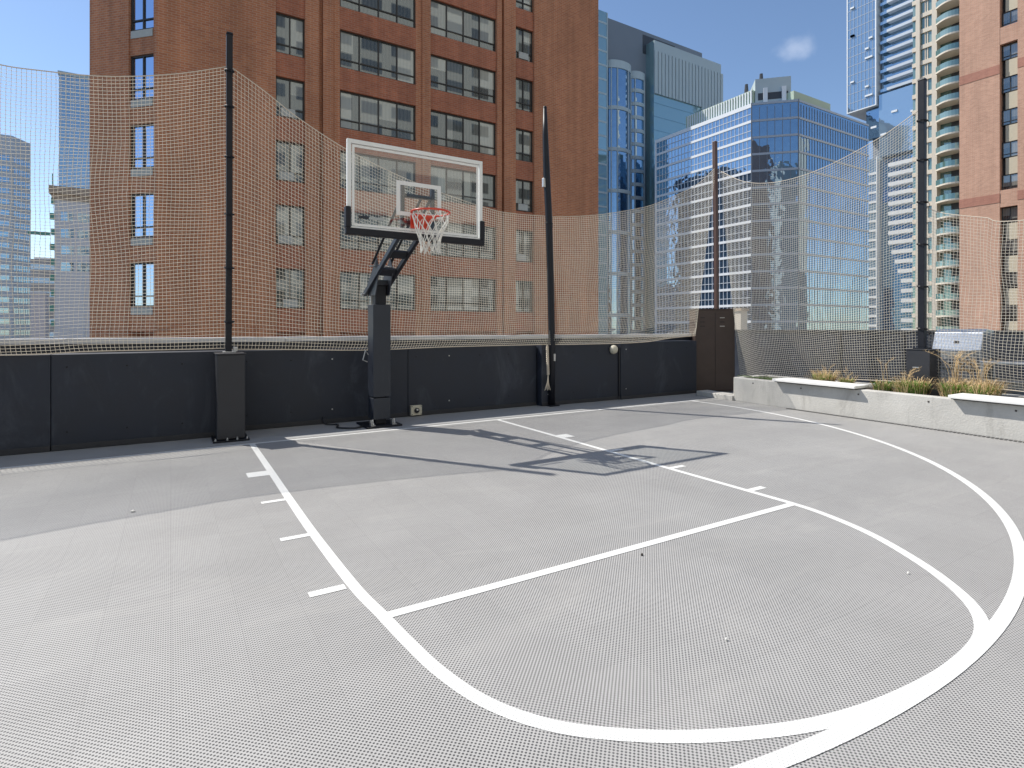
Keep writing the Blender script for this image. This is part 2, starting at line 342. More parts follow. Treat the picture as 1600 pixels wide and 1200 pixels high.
# litter on the court
def scrap(p, s, m, label, seed):
    random.seed(seed); b = MB()
    n = 7; ring = [(p[0]+s*(.6+.5*random.random())*math.cos(2*math.pi*i/n), p[1]+s*.7*(.6+.5*random.random())*math.sin(2*math.pi*i/n), .006+.008*random.random()) for i in range(n)]
    b.add(ring+[(p[0], p[1], .016+s*.2)]+[(q[0], q[1], .003) for q in ring], [(i, (i+1) % n, n) for i in range(n)]+[(i, n+1+i, n+1+(i+1) % n, (i+1) % n) for i in range(n)])
    tag(b.build('litter_scrap', m), label, 'litter', 'scraps of litter on the court')
scrap(gz(1003, 868), .013, M['litter_d'], 'tiny dark scrap lying just below the free throw line', 1)
scrap(gz(1135, 1001), .008, M['litter'], 'tiny white paper scrap inside the free throw circle', 2)
scrap(gz(208, 800), .02, M['litter'], 'tiny pale scrap left of the lane on open court', 3)
scrap(gz(1419, 897), .008, M['litter'], 'tiny white fleck close inside the right side of the circle', 4)

# ------------------------------------------------------------------ perimeter walls
YP = .72                     # plane of the fence poles
w = empty('perimeter_wall', (1.5, 1., 0), 'long low black painted wall behind the baseline under the netting', 'wall')
def part(b, name, m, par, bevel=0, smooth=False): return b.build(name, m, par, bevel, smooth)
def wallpanel(x0, x1, y0, y1, h):
    b = MB(); b.box(x0, x1, y0, y1, 0, h); o = part(b, 'wall_panel', M['darkwall'], w, .008)
    b = MB(); b.box(x0+.004, x1-.004, y0-.012, y0-.0005, .0, .07); part(b, 'skirting', M['darkpost'], o, .003)
    for q in np.arange(x0+.15, x1-.05, .62):
        for zq in (.22, h-.16): b = MB(); b.lathe((float(q), y0-.0005, zq), [(.013, 0), (.011, .004), (.003, .006)], 8, axis='y'); part(b, 'fastener', M['galv'] if int(q*10) % 5 == 0 else M['black'], o)
wallpanel(-9.0, -4.006, .822, 1.35, 1.19); wallpanel(-4.0, -1.95, .82, 1.35, 1.19)
wallpanel(-1.93, .729, 1.12, 1.36, 1.18); wallpanel(.735, 3.38, 1.12, 1.36, 1.18)
wallpanel(3.40, 5.36, .97, 1.36, 1.19); wallpanel(5.40, 7.75, .93, 1.36, 1.22)
b = MB(); b.box(-9, 8.6, 1.40, 1.62, 0, 1.30); part(b, 'parapet', M['darkwall'], w)
for x0, x1 in ((-9, -5.2), (-5.19, -1.2), (-1.19, 2.8), (2.81, 6.8), (6.81, 8.7)):
    b = MB(); b.box(x0, x1, 1.37, 1.68, 1.302, 1.375); part(b, 'coping', M['cap'], w, .006)
b = MB(); b.tube([(5.38, .955, .06), (5.38, .955, 1.08)], .014, 8); b.box(5.345, 5.415, .94, .969, .0, .06); part(b, 'conduit', M['darkpost'], w)
# beige wall lamp
p = gy(958, 546, .95)
lp = empty('wall_lamp', (p[0], .965, p[2]), 'small beige dome lamp near the top of the black wall', 'lamp')
b = MB(); b.lathe((p[0], .955, p[2]), [(.002, .11), (.05, .10), (.085, .06), (.095, .02), (.095, 0)], 20, axis='y'); part(b, 'lamp_shade', M['beige'], lp, smooth=True)
b = MB(); b.box(p[0]-.06, p[0]+.06, .95, .969, p[2]-.02, p[2]+.11); part(b, 'mounting_plate', M['darkpost'], lp)
# outlet
p = gy(649, 641, 1.11)
ob = empty('outlet_box', (p[0], 1.118, p[2]), 'beige weatherproof outlet box low on the black wall right of the hoop', 'outlet')
b = MB(); b.box(p[0]-.10, p[0]+.10, 1.05, 1.118, p[2]-.08, p[2]+.09); part(b, 'cover_plate', M['beige'], ob, .008)
b = MB(); b.lathe((p[0]+.0, 1.049, p[2]+.005), [(.045, 0), (.045, .015), (.034, .018), (.033, .008)], 18, axis='y'); part(b, 'socket', M['darkpost'], ob)
b = MB(); b.lathe((p[0], 1.030, p[2]+.02), [(.014, 0), (.014, .03), (.004, .032)], 12, axis='y'); part(b, 'plug', M['litter'], ob)
for sx in (-1, 1):
    for sz in (-1, 1):
        b = MB(); b.lathe((p[0]+sx*.082, 1.0495, p[2]+.005+sz*.068), [(.008, 0), (.008, .004), (.001, .005)], 8, axis='y'); part(b, 'screw', M['darkpost'], ob)

# ------------------------------------------------------------------ fence poles
def fpole(name, pts, r, m, label, sq=False, cap=True):
    base = pts[0]
    e = empty(name, base, label, 'pole', 'poles carrying the safety netting')
    b = MB(); b.tube(pts, r, 4 if sq else 12, True, sq=sq); b.build('shaft', m, e, .006 if sq else 0, not sq)
    t = np.array(pts[-1]); rr = r[-1] if hasattr(r, '__len__') else r
    if cap:
        b = MB(); b.tube([t+np.array([0, 0, .001]), t+np.array([0, 0, .03])], [rr*1.12, rr*.9], 4 if sq else 12, sq=sq); b.build('pole_cap', m, e)
    return e
p1b = gy(357, 548, YP); p1t = gy(358.5, 55, YP)
e1 = fpole('fence_pole', [(p1b[0], YP, 1.175), (p1b[0]+.01, YP, 3.2), (p1t[0], YP, p1t[2])], .056, M['black'], 'tall black square fence pole left of the hoop on a wall box', True)
b = MB(); b.box(p1b[0]-.07, p1b[0]+.09, YP-.09, YP+.09, 1.175, 1.19); b.box(p1b[0]+.06, p1b[0]+.11, YP-.05, YP+.05, 1.19, 1.25); b.build('foot_bracket', M['galv'], e1, .004)
e1b = fpole('fence_pole', [(-7.6, YP, 1.175), (-7.6, YP, 5.7)], .056, M['black'], 'black fence pole beyond the left edge of the court view', True)
for (xx, yy) in ((-2.22, .35), (-7.77, .35)):
    lab = 'charcoal steel post box on the black wall under the left pole' if xx > -3 else 'charcoal steel post box farther left along the black wall'
    e = empty('post_box', (xx+.16, .58, 0), lab, 'post box', 'post boxes at the foot of the poles')
    b = MB(); b.box(xx, xx+.34, yy, .819, .03, 1.16); b.build('casing', M['darkpost'], e, .01)
    b = MB(); b.box(xx-.012, xx+.352, yy-.012, .819, 1.161, 1.175); b.build('lid', M['darkpost'], e, .003)
    b = MB(); b.box(xx-.05, xx+.39, yy-.05, .81, 0, .022); b.build('base_plate', M['black'], e, .004)
    for q in (xx-.02, xx+.12, xx+.24, xx+.36):
        b = MB(); b.lathe((q, yy-.028, .022), [(.014, 0), (.014, .02), (.008, .022), (.008, .035)], 6); b.build('bolt', M['galv'], e)
q = [(862, 632), (862.5, 545), (860, 430), (857.5, 340), (854, 270), (852, 210), (851.5, 169)]
ym = .93
pts = [gy(x, y, ym) for x, y in q]; pts[0][2] = 0.0
e2 = fpole('fence_pole', pts, [.066, .066, .066, .068, .068, .056, .036], M['black'], 'tapered leaning black fence pole right of the hoop with a tied rope')
pr2 = gy(856.5, 285, ym)
b = MB(); b.box(pr2[0]-.13, pr2[0]-.055, ym-.03, ym+.03, pr2[2]-.11, pr2[2]+.07); b.build('rope_cleat', M['galv'], e2, .01)
pc = gy(866, 556, ym-.07); b = MB(); b.box(pc[0]-.02, pc[0]+.02, ym-.09, ym-.06, pc[2]-.1, pc[2]+.04); b.build('rope_clamp', M['galv'], e2, .004)
b = MB(); b.box(pts[0][0]-.11, pts[0][0]+.11, ym-.12, ym+.04, .0, .018); b.build('base_plate', M['black'], e2, .004)
# hanging rope
b = MB(); A = gy(855, 540, ym-.06); B2 = gy(856.5, 585, ym-.06); C2 = gy(855.5, 610, ym-.06)
for k in range(2):
    b.tube([A+np.array([.018*math.cos(7*t*6.28+k*3.14), .018*math.sin(7*t*6.28+k*3.14), 0])+(B2-A)*t for t in np.linspace(0, 1, 50)], .012, 6)
for k in range(-2, 3): b.tube([B2, B2+(C2-B2)*.5+np.array([.012*k, .006*k, 0]), C2+np.array([.032*k, .01*(k % 2), .015*(k % 2)])], [.009, .007, .006], 5)
tag(b.build('hanging_rope', M['rope']), 'frayed tan rope hanging beside the foot of the tapered pole', 'rope')

# corner steel box with brown pole
a0 = np.array([7.93, 1.12]); a1 = np.array([8.72, .62]); tdir = (a1-a0)/np.linalg.norm(a1-a0); ndir = np.array([tdir[1], -tdir[0]]);
if ndir[1] > 0: ndir = -ndir
cw = float(np.linalg.norm(a1-a0))
e = empty('corner_cabinet', (*(a0+a1)/2, 0), 'tall dark brown steel cabinet in the corner where wall meets planter', 'cabinet')
b = MB(); b.obox((*a0, .02), (*(tdir*cw), 0), (*(-ndir*.5), 0), (0, 0, 1.93)); b.build('casing', M['rust'], e, .012)
b = MB(); b.obox((*(a0-tdir*.015+ndir*.015), 1.951), (*(tdir*(cw+.03)), 0), (*(-ndir*.53), 0), (0, 0, .02)); b.build('lid', M['rust'], e, .003)
for k, (u0, zz) in enumerate(((.12, 1.55), (.62, 1.55), (.12, 1.75), (.62, 1.75), (.12, 1.65), (.62, 1.65))):
    b = MB(); b.obox((*(a0+tdir*cw*u0+ndir*.001), zz), (*(tdir*.11), 0), (*(ndir*.006), 0), (0, 0, .014)); b.build('vent_slot', M['galv'] if k in (1, 3) else M['black'], e)
b = MB(); b.obox((*(a0+tdir*cw*.5+ndir*.001), .1), (*(tdir*.008), 0), (*(ndir*.004), 0), (0, 0, 1.78)); b.build('door_seam', M['black'], e)
pcx = (a0+a1)/2-ndir*.2+tdir*.1
d3 = depth(pcx); px3 = 1120
zt = zof(221, d3)
fpole('fence_pole', [(*pcx, 1.97), (*(pcx+np.array([-.01, 0])), 3.5), (*(pcx-tdir*.04), zt)], .062, M['brownpole'], 'brown fence pole standing on the corner cabinet', True, False)
# concrete kerb stub beside planter and a light block left of the cabinet
b = MB(); b.prism([(7.25, -.42), (7.6, -.42), (7.75, .62), (7.38, .62)], -.003, .10); tag(b.build('kerb_block', M['concrete'], None, .01), 'low concrete kerb block at the foot of the corner cabinet', 'kerb')

# ------------------------------------------------------------------ hoop
HX = .03
hp = empty('basketball_hoop', (HX, .56, 0), 'basketball hoop with clear glass backboard on a padded black post', 'basketball hoop')
b = MB(); b.box(HX-.26, HX+.30, .30, .86, 0, .025); b.build('base_plate', M['black'], hp, .005)
b = MB(); b.box(HX-.075, HX+.10, .47, .645, .025, 2.18); b.build('post', M['black'], hp, .01)
def pad(z0, z1, x0=HX-.125, x1=HX+.155, y0=.42, y1=.70):
    b = MB(); b.box(x0, x1, y0, y1, z0, z1); b.build('post_pad', M['navy'], hp, .012)
pad(.45, 1.88); pad(.10, .435, HX-.12, HX+.15, .425, .695)
for sx in (-.15, .185):
    b = MB(); b.tube([(HX+sx, .36, .025), (HX+sx, .36, .12)], .012, 8); b.lathe((HX+sx, .36, .045), [(.026, 0), (.026, .022), (.02, .026)], 6); b.build('anchor_bolt', M['galv'], hp)
    b = MB(); b.box(HX+sx-.035, HX+sx+.035, .33, .41, .026, .038); b.box(HX+sx-.035, HX+sx-.026, .33, .41, .038, .11); b.build('gusset', M['galv'], hp, .002)
# head bracket on the post
b = MB()
for sx in (HX-.10, HX+.115): b.add([(sx, .76, 2.02), (sx, .40, 2.02), (sx, .22, 2.38), (sx, .34, 2.60), (sx, .80, 2.20), (sx+.012, .76, 2.02), (sx+.012, .40, 2.02), (sx+.012, .22, 2.38), (sx+.012, .34, 2.60), (sx+.012, .80, 2.20)],
    [(0, 1, 2, 3, 4), (9, 8, 7, 6, 5)]+[(i, i+5, (i+1) % 5+5, (i+1) % 5) for i in range(5)])
b.box(HX-.088, HX+.115, .45, .66, 2.181, 2.26)
b.build('head_bracket', M['navy'], hp)
YB = -.7885; bx, bw, zb, zt_ = .163, .981, 2.775, 3.945
for sx in (HX-.155, HX+.135):
    b = MB(); o = np.array([sx, .80, 2.02]); d = np.array([bx-HX+(0), YB+.10-.80, zb+.07-2.02]); d[0] = (bx-HX)*.6
    up = np.array([0, .052, .052])
    b.obox(o, (.05, 0, 0), d, up*1.15); b.build('lower_arm', M['black'] if sx > HX else M['navy'], hp, .006)
for sx in (HX-.135, HX+.145):
    b = MB(); b.tube([(sx, .42, 2.50), (sx+(bx-HX)*.6, YB+.12, 3.35)], .019, 8); b.build('upper_arm', M['black'], hp)
for t in (.35, .62):
    b = MB(); c0 = np.array([HX-.11, .80, 2.02])+t*np.array([(bx-HX)*.6, YB+.10-.80, zb+.07-2.02]); b.obox(c0, (.25, 0, 0), (0, -.09, .09), (0, .03, .03)); b.build('cross_brace', M['black'], hp, .004)
b = MB(); b.tube([(HX-.19, .83, 2.05), (HX+.21, .83, 2.05)], .02, 10); b.build('pivot_pin', M['galv'], hp)
b = MB(); b.tube([(HX-.19, .40, 2.46), (HX+.20, .40, 2.46)], .014, 10); b.build('pivot_pin', M['galv'], hp)
# height adjuster behind the post
b = MB(); b.tube([(HX-.02, .92, 1.55), (HX-.02, .86, 2.02)], .022, 10); b.tube([(HX-.02, .86, 2.02), (HX-.02, .84, 2.12)], .035, 10); b.build('height_adjuster', M['galv'], hp)
b = MB(); b.tube([(HX-.145, .60, 1.10), (HX-.19, .60, 1.17), (HX-.23, .60, 1.02), (HX-.16, .60, .99)], .009, 6); b.build('crank_handle', M['galv'], hp)
# backboard
bb = MB(); bb.box(bx-bw+.045, bx+bw-.045, YB-.006, YB+.006, zb+.045, zt_-.045); gl = bb.build('backboard_glass', M['glassbb'], hp)
b = MB(); t = .052
b.box(bx-bw, bx+bw, YB-.02, YB+.03, zt_-t, zt_); b.box(bx-bw, bx+bw, YB-.02, YB+.03, zb, zb+t)
b.box(bx-bw, bx-bw+t, YB-.02, YB+.03, zb+t, zt_-t); b.box(bx+bw-t, bx+bw, YB-.02, YB+.03, zb+t, zt_-t)
fr = b.build('backboard_frame', M['white'], hp, .004)
def border(mb, x0, x1, z0, z1, tt, y): # flat printed line
    mb.box(x0, x1, y-.002, y, z1-tt, z1); mb.box(x0, x1, y-.002, y, z0, z0+tt); mb.box(x0, x0+tt, y-.002, y, z0+tt, z1-tt); mb.box(x1-tt, x1, y-.002, y, z0+tt, z1-tt)
b = MB(); border(b, bx-bw+t+.012, bx+bw-t-.012, zb+t+.008, zt_-t-.012, .032, YB-.0065)
border(b, bx-.325, bx+.325, 3.035, 3.50, .055, YB-.0065); b.build('target_lines', M['white'], gl)
b = MB(); t2 = .05
b.box(bx-bw-.022, bx+bw+.022, YB-.045, YB+.05, zb-.06, zb+.028)
b.box(bx-bw-.024, bx-bw+.045, YB-.047, YB+.052, zb+.0285, zb+.30); b.box(bx+bw-.045, bx+bw+.024, YB-.047, YB+.052, zb+.0285, zb+.30)
b.build('edge_padding', M['black'], hp, .012)
b = MB()   # steel support frame behind the glass
for sx in (-.24, .20): b.box(bx+sx, bx+sx+.05, YB+.035, YB+.10, zb+.03, 3.50)
b.box(bx-.19, bx+.20, YB+.035, YB+.09, 3.30, 3.35); b.box(bx-.19, bx+.20, YB+.035, YB+.09, 2.93, 2.98); b.box(bx-.95, bx-.24, YB+.035, YB+.07, 2.83, 2.86); b.box(bx+.25, bx+.95, YB+.035, YB+.07, 2.83, 2.86)
b.obox((bx+.0, YB+.05, 2.98), (.04, 0, 0), (0, .03, 0), (.17, 0, .32)); b.build('support_frame', M['black'], hp, .004)
b = MB(); b.box(bx-.83, bx-.70, YB-.0095, YB-.0065, 2.935, 2.975); b.build('maker_sticker', M['navy'], gl)
b = MB(); b.box(bx-.69, bx-.50, YB-.0095, YB-.0065, 2.935, 2.97); b.build('maker_sticker', M['sill'], gl)
# rim, bracket, net
rr = .25; rc = np.array([bx, YB-.15-rr, 3.03])
b = MB(); b.tube([rc+np.array([rr*math.cos(a), rr*math.sin(a), 0]) for a in np.linspace(0, 2*math.pi, 40, endpoint=False)], .013, 8, closed=True)
for i in range(12):
    a = 2*math.pi*i/12; c_ = rc+np.array([rr*math.cos(a), rr*math.sin(a), -.018]); b.tube([c_+np.array([0, 0, .008]), c_-np.array([0, 0, .012])], .006, 5)
rim = b.build('rim', M['orange'], hp, 0, True)
b = MB(); b.box(bx-.13, bx+.13, YB-.034, YB-.008, 2.87, 3.05)
b.add([(bx-.10, YB-.034, 3.02), (bx+.10, YB-.034, 3.02), (bx+.17, rc[1]+.19, 3.025), (bx-.17, rc[1]+.19, 3.025), (bx-.10, YB-.034, 2.90), (bx+.10, YB-.034, 2.90), (bx+.17, rc[1]+.19, 3.005), (bx-.17, rc[1]+.19, 3.005)],
      [(0, 1, 2, 3), (7, 6, 5, 4), (0, 4, 5, 1), (1, 5, 6, 2), (2, 6, 7, 3), (3, 7, 4, 0)])
b.build('rim_bracket', M['orange'], hp, .004)
b = MB(); prof = [(rr*.98, 0), (.222, -.10), (.185, -.21), (.15, -.32), (.125, -.42), (.135, -.52)]
random.seed(3)
def npt(i, k): # staggered lattice
    r, h = prof[k]; a = 2*math.pi*(i+(.5 if k % 2 else 0))/12
    j = .012 if k else 0
    return rc+np.array([r*math.cos(a)+random.uniform(-j, j), r*math.sin(a)+random.uniform(-j, j), h-.012+random.uniform(-j, j)*.8])
NP = [[npt(i, k) for i in range(12)] for k in range(len(prof))]
for k in range(len(prof)-1):
    for i in range(12):
        tgt = (i, (i-1) % 12) if k % 2 == 0 else (i, (i+1) % 12)
        for j in tgt: b.tube([NP[k][i], (NP[k][i]+NP[k+1][j])/2+np.array([0, 0, -.006]), NP[k+1][j]], .0062, 5)
        if k: b.lathe(NP[k][i]-np.array([0, 0, .008]), [(.005, 0), (.011, .004), (.011, .012), (.005, .016)], 6)
b.build('hoop_net', M['hoopnet'], hp)
# cable on the floor by the base
b = MB(); b.tube(crom([(HX-.26, .5, .012), (HX-.42, .42, .012), (HX-.62, .60, .012), (HX-.55, .85, .012), (HX-.70, 1.0, .012), (HX-.72, 1.1, .10)], 8), .014, 6)
tag(b.build('floor_cable', M['darkpost'], None, 0, True), 'loop of dark cable lying on the floor left of the hoop base', 'cable')

# ------------------------------------------------------------------ safety nets
NETS = []
def make_net(label, top, bot, cell=.046, belly=.12, toward=(0, -1, 0), seed=0, r=.0028, drape=.0):
    """top, bot: world polylines, same direction; woven square mesh of round twine between them with a head rope"""
    T = np.array(crom(top, 12)); Bt = np.array(crom(bot, 12))
    def resample(P, n):
        d = np.r_[0, np.cumsum(np.linalg.norm(np.diff(P[:, :2], axis=0), axis=1))]
        s = np.linspace(0, d[-1], n); return np.stack([np.interp(s, d, P[:, k]) for k in range(3)], 1), d[-1]
    Ln = resample(T, 10)[1]; nc = int(Ln/cell)+1
    T, _ = resample(T, nc); Bt, _ = resample(Bt, nc)
    hmean = np.mean(T[:, 2]-Bt[:, 2]); nr = int(hmean/cell)+1
    u = np.linspace(0, 1, nc)[:, None]; v = np.linspace(0, 1, nr)[None, :]
    G = T[:, None, :]*(1-v[..., None])+Bt[:, None, :]*v[..., None]
    rng = np.random.default_rng(seed)
    env = np.sin(np.pi*np.clip(v, 0, 1))**.8*np.sin(np.pi*u)**.5
    off = belly*env*(v**1.5*1.6+.15)
    dx = np.zeros((nc, nr)); dz = np.zeros((nc, nr)); dn = np.zeros((nc, nr))
    for k in range(10):
        fx, fz = rng.uniform(.5, 4.0), rng.uniform(.3, 2.0); a, b_, c_ = rng.uniform(0, 6.28, 3); am = .024/(1+.5*k)
        ph = 2*np.pi*(fx*u+fz*v*(1 if k % 2 else -1))
        dn += am*np.sin(ph+a); dx += am*.8*np.sin(ph+b_); dz += am*.8*np.sin(ph+c_)
    dx += rng.normal(0, .0022, dx.shape); dz += rng.normal(0, .0022, dx.shape)
    tw = np.array(toward, float); al = np.array([-tw[1], tw[0], 0])
    G += (off+dn*env)[..., None]*tw + (dx*env)[..., None]*al
    G[..., 2] += dz*env - .05*env*np.sin(np.pi*u)
    if drape:   # slack foot of the net lying over the wall edge
        dr = np.clip((v-.9)/.1, 0, 1)*np.ones_like(u); G += (drape*np.sin(dr*np.pi)*(1+.4*np.sin(u*17+seed))*np.clip(np.sin(np.pi*u)*6, 0, 1))[..., None]*tw
    V = []; Fc = []; base = 0
    ang = [math.pi/2+2*math.pi*i/3 for i in range(3)]
    zz = np.array([0, 0, 1.])
    def strands(P, a1, a2):  # P: (ns, np, 3)
        nonlocal base
        ns_, npn, _ = P.shape
        ring = np.stack([P+r*(math.cos(a)*a1+math.sin(a)*a2) for a in ang], 2)   # ns,np,3,3
        V.append(ring.reshape(-1, 3))
        idx = base+np.arange(ns_*npn*3).reshape(ns_, npn, 3)
        for j in range(3):
            j2 = (j+1) % 3
            Fc.append(np.stack([idx[:, :-1, j], idx[:, :-1, j2], idx[:, 1:, j2], idx[:, 1:, j]], -1).reshape(-1, 4))
        base += ns_*npn*3
    strands(np.transpose(G, (1, 0, 2)), tw, zz)
    strands(G, tw, al)
    V = np.concatenate(V); Fc = np.concatenate(Fc)
    o_ = T[0].copy(); o_[2] = Bt[0][2]
    e = empty('safety_net', o_, label, 'net', 'tan safety nets strung between the poles')
    me = bpy.data.meshes.new('netting'); V = V-o_
    me.vertices.add(len(V)); me.vertices.foreach_set('co', V.astype(np.float32).ravel())
    me.loops.add(Fc.size); me.loops.foreach_set('vertex_index', Fc.astype(np.int32).ravel())
    me.polygons.add(len(Fc)); me.polygons.foreach_set('loop_start', (np.arange(len(Fc))*4).astype(np.int32))
    me.update(calc_edges=True); me.validate(); me.materials.append(M['net'])
    o = bpy.data.objects.new('netting', me); COL.objects.link(o); o.parent = e
    b = MB(); b.tube(list(T), .007, 6); b.build('head_rope', M['rope'], e)
    b = MB(); b.tube(list(G[:, -1]), .008, 6); b.build('foot_rope', M['rope'], e)
    NETS.append(e)
    return e
YN = .80
def tops(l, Y): return [gy(x, y, Y) for x, y in l]
zl = float(gy(0, 101, YN)[2]); xl0 = float(gy(0, 101, YN)[0])
t1 = [(-7.6, YN, zl+.75), (-6.6, YN, zl+.42), (-5.6, YN, zl+.17), (xl0-.45, YN, zl+.07)]+tops([(0, 101), (70, 111), (140, 118), (200, 119.5), (280, 115), (356, 104)], YN)
b1 = [(-7.6, .80, 1.2)]+[(float(p[0]), .80, float(p[2])) for p in tops([(0, 555), (140, 549), (280, 546), (356, 544)], YN)]
make_net('tan safety net from the left edge to the square black pole', t1, b1, seed=1, drape=.1)
t2n = tops([(360, 104), (410, 140), (470, 187), (550, 238), (650, 286), (760, 325)], YN+.02)+tops([(805, 334), (857, 338)], .97)
b2n = tops([(360, 546), (450, 546), (575, 547)], YN+.15)+tops([(700, 542), (857, 538)], .97)
make_net('tan safety net behind the hoop between square and tapered poles', t2n, b2n, seed=2, drape=.1)
t3n = tops([(859, 339), (900, 338), (940, 335), (985, 328), (1025, 318), (1085, 291)], .98)+[(pcx[0]-.02, pcx[1], zof(262, d3))]
b3n = tops([(859, 538), (900, 538), (1000, 535), (1050, 528)], .90)+[(float(a0[0])-.05, float(a0[1])-.04, 1.33)]
make_net('tan safety net between the tapered pole and the corner cabinet', t3n, b3n, seed=3, drape=.1)
XP4 = 7.92
def netx(l, f): return [gx(x, y, f(x)) for x, y in l]
xl = lambda x: 8.32+(XP4+.1-8.32)*(x-1130)/(1437-1130)
t4n = [(pcx[0]+.04, pcx[1]-.03, zof(266, d3))]+netx([(1160, 283), (1200, 286), (1246, 277), (1300, 256), (1375, 215), (1436, 172)], xl)
b4n = [(8.75, .50, .42)]+netx([(1200, 594), (1280, 592), (1360, 594), (1436, 598)], xl)
make_net('tan safety net over the planter from corner to right pole', t4n, b4n, seed=4, toward=(-1, 0, 0), belly=.2)
t5n = netx([(1443, 322), (1462, 330), (1487, 335), (1540, 340), (1600, 344)], lambda x: XP4+.08)+[(XP4, -7.5, 3.05)]
b5n = netx([(1443, 598), (1500, 604), (1600, 612)], lambda x: XP4+.08)+[(XP4, -7.5, .42)]
make_net('tan safety net right of the right pole in front of the grill', t5n, b5n, seed=5, toward=(-1, 0, 0), belly=.12)

def ties(e, x, y, zs, r, mname='black'):
    for z in zs:
        b = MB()
        for k in range(2): b.tube([(x+r*math.cos(a), y+r*math.sin(a), z+.012*k+.01*math.sin(a)) for a in np.linspace(0, 2*math.pi, 12, endpoint=False)], .006, 5, closed=True)
        b.tube([(x+r*.3, y-r, z), (x+r*.5, y-r-.02, z-.05), (x+r*.3, y-r-.01, z-.11)], .004, 4); o = b.build('net_tie', M[mname], e)
ties(NETS[1], p1b[0]+.01, YP, (1.6, 2.35, 3.1, 3.9, 4.6, 5.1), .062)
ties(NETS[2], float(pts[3][0])-.0, ym, (3.55,), .074)
ties(NETS[3], XP4, YX(1441, XP4), (1.5, 2.2, 2.9, 3.6, 4.3, 4.95), .074)
# right pole with its box in the planter
py4 = YX(1441, XP4)
zt4 = zof(126, depth((XP4, py4))); zb4 = zof(545, depth((XP4, py4)))
e4 = fpole('fence_pole', [(XP4, py4, zb4), (XP4, py4, 3), (XP4, py4, zt4)], .068, M['black'], 'tall black fence pole rising from the planter at right', True)
b = MB(); b.box(XP4-.1, XP4+.1, py4-.1, py4+.1, zb4, zb4+.02); b.build('foot_bracket', M['black'], e4)
e = empty('post_box', (XP4, py4, .3), 'black steel post box standing among grasses in the planter', 'post box', 'post boxes at the foot of the poles')
b = MB(); b.box(XP4-.19, XP4+.19, py4-.19, py4+.16, .3, zb4-.012); b.build('casing', M['darkpost'], e, .012)
b = MB(); b.box(XP4-.20, XP4+.20, py4-.20, py4+.17, zb4-.0115, zb4-.001); b.build('lid', M['darkpost'], e, .003)
b = MB(); b.box(XP4-.198, XP4-.191, py4-.03, py4+.06, .86, .875); b.build('latch', M['galv'], e)

# ------------------------------------------------------------------ planter
pl = empty('planter', (7.6, -3, 0), 'long low cast concrete planter along the right side of the court', 'planter')
def fx(y): return 7.30+(y+.42)*.07     # front face runs very slightly askew
b = MB(); b.prism([(fx(-.42), -.42), (fx(-9), -9), (fx(-9)+.20, -9), (fx(-.42)+.20, -.42)], -.004, .48); b.build('front_wall', M['concrete'], pl, .012)
b = MB(); b.prism([(8.55, -.2), (8.55, -9), (8.73, -9), (8.73, -.2)], -.004, .46); b.build('rear_wall', M['concrete'], pl, .012)
b = MB(); b.prism([(fx(-.42)+.201, -.42), (fx(-.42)+.201, -.26), (8.549, -.2), (8.549, -.36)], -.004, .47); b.build('end_wall', M['concrete'], pl, .012)
b = MB()
ys = np.linspace(-.40, -9, 50); xs = np.linspace(0, 1, 9)
V = [(fx(y)+.201+(8.549-fx(y)-.201)*q, y, .40+.05*mnoise.noise((q*3, y*3, 0))) for y in ys for q in xs]
b.add(V, [(i*9+j, i*9+j+1, (i+1)*9+j+1, (i+1)*9+j) for i in range(49) for j in range(8)]); b.build('soil', M['soil'], pl, 0, True)
b = MB()
for k in range(8):
    y = -.9-k*1.05; b.box(fx(y)-.004, fx(y)+.01, y-.012, y+.012, .39, .415)
b.build('tie_hole', M['litter_d'], pl)
dr = MB()
for k in range(150):
    y = -1.7-k*.05; dr.obox((fx(y)-.10, y, .003), (.075, .005, 0), (0, -.028, 0), (0, 0, .004))
tag(dr.build('drain_grate', M['drain']), 'narrow dark slotted drain along the foot of the concrete planter', 'drain')
# benches
def bench(y0, y1, label):
    e = empty('bench', (fx(y0), (y0+y1)/2, .48), label, 'bench', 'white board benches on the planter')
    x0, x1 = fx(y0)-.12, fx(y1)-.12
    b = MB(); b.prism([(x0, y0), (x1, y1), (x1+.48, y1), (x0+.48, y0)], .497, .545); b.build('seat', M['bench'], e, .008)
    b = MB(); b.prism([(fx(y0)-.07, y0-.02), (fx(y1)-.07, y1+.02), (fx(y1)+.30, y1+.02), (fx(y0)+.30, y0-.02)], .4805, .4965); b.build('support_rail', M['black'], e)
bench(-1.42, -3.0, 'white board bench on the planter edge with clear concrete either side')
bench(-4.35, -6.2, 'white board bench on the planter edge cut off by the right frame')

